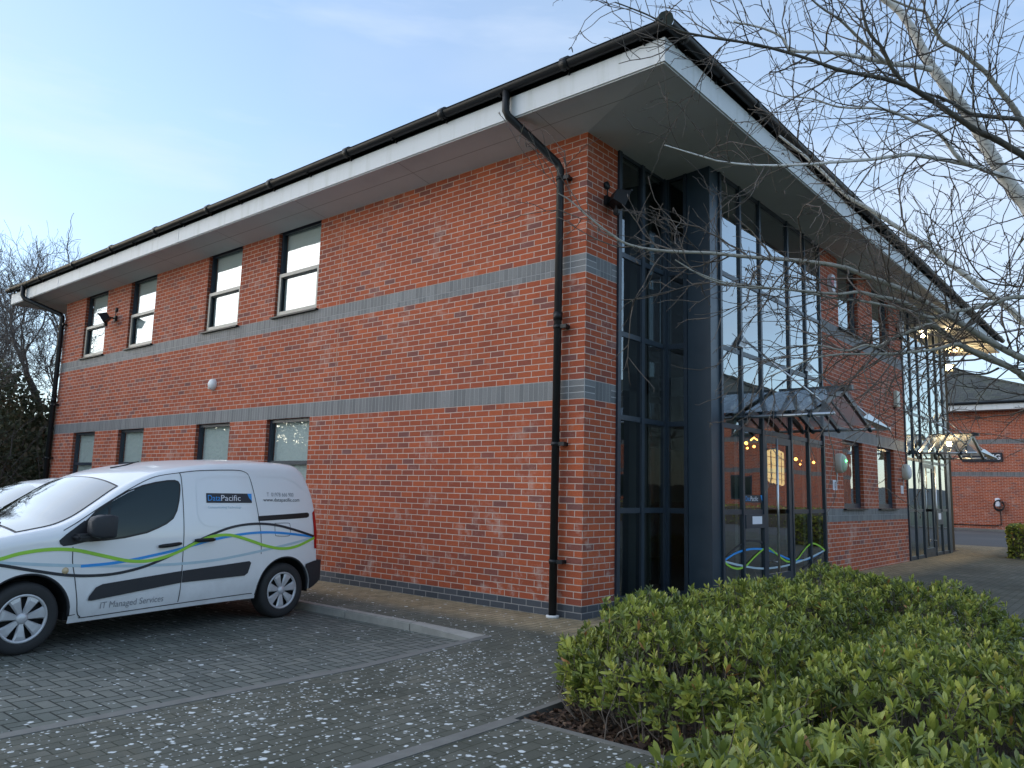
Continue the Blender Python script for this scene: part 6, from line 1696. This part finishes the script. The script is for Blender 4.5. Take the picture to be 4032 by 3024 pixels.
mb = MB(); nb_ = 24  # backing slope added so bright sky does not show through the leaves
for i in range(nb_):
    y0, y1 = -40 + 100 * i / nb_, -40 + 100 * (i + 1) / nb_
    h0, h1 = 3.2 + 0.5 * math.sin(y0 * 0.9), 3.2 + 0.5 * math.sin(y1 * 0.9)
    mb.add([(-22.5, y0, -0.15), (-22.5, y1, -0.15), (-24.5, y1, h1), (-24.5, y0, h0), (-40, y1, h1 - 0.4), (-40, y0, h0 - 0.4)], [(0, 1, 2, 3), (3, 2, 4, 5)], True)
tag(mb.build('undergrowth_backing', MT['ground']), kind='structure')
tg = Tubes(); rng = np.random.default_rng(73)
for k in range(420):
    y = rng.uniform(-12, 11); p, _ = wander((-20.3 - rng.uniform(0, 1.5), y, rng.uniform(0, 2.8)), (rng.normal(0.1, 0.3), rng.normal(0, 0.6), 1), rng.uniform(0.8, 2.6), 7, 0.22, 0.0)
    tg.add(p, np.linspace(0.014, 0.005, 8), 4)
tag(tg.build('bramble_stems', MT['far_twig'], None), 'tangle of dead bramble stems in front of the dark ivy', 'bramble', kind='stuff')

# unseen ring added to cut the warm low sky out of reflections
mb = MB(); NH = 120; ring = []
for i in range(NH):
    a = 2 * PI * i / NH; h = 4.5 + 1.6 * math.sin(a * 5 + 1) + 1.2 * math.sin(a * 11) + 0.8 * math.sin(a * 23 + 2)
    ring.append((a, h))
for i in range(NH):
    (a, h), (b, g) = ring[i], ring[(i + 1) % NH]
    P = lambda r, t_, z: (r * math.cos(t_), r * math.sin(t_), z)
    mb.add([P(380, a, -0.5), P(380, b, -0.5), P(430, b, g), P(430, a, h), P(600, b, g * 1.3), P(600, a, h * 1.3)], [(0, 1, 2, 3), (3, 2, 4, 5)], True)
MT['horizon_tone'] = simple('horizon_ring_colour', (0.075, 0.085, 0.085), 1.0, var=0.5, scale=0.05)
tag(mb.build('horizon_ring', MT['horizon_tone']), kind='structure')

# clipped hedges by the road
def hedge(label, x0, x1, y0, y1, h, n, seed):
    o = thing('clipped_hedge', label, 'hedge', ((x0 + x1) / 2, (y0 + y1) / 2, 0.1))
    def f(r, n):
        P = np.stack([r.uniform(x0, x1, n), r.uniform(y0, y1, n), r.uniform(0.12, h, n)], 1)
        k = r.integers(0, 5, n); j = r.normal(0, 0.025, n)
        P[k == 0, 0] = x0 + j[k == 0]; P[k == 1, 0] = x1 + j[k == 1]; P[k == 2, 1] = y0 + j[k == 2]; P[k == 3, 1] = y1 + j[k == 3]; P[k == 4, 2] = h + j[k == 4]
        return P
    m = leaf_mass('foliage', n, f, 0.045, MT['ivy'] if seed == 81 else MT['leaf'], seed)
    m.parent = o; m.matrix_parent_inverse = Matrix.Translation((-(x0 + x1) / 2, -(y0 + y1) / 2, -0.1))
    c = MB(); c.box(x0 + 0.06, x1 - 0.06, y0 + 0.06, y1 - 0.06, 0.05, h - 0.08); c.build('inner_stems', MT['far_stem'], o)
hedge('clipped hedge end at the right edge beside the road', 2.02, 4.5, 14.6, 15.6, 0.88, 9000, 80)
hedge('long clipped hedge along the road seen as green in the glass', 6.0, 24.0, 27.0, 28.0, 1.0, 9000, 82)
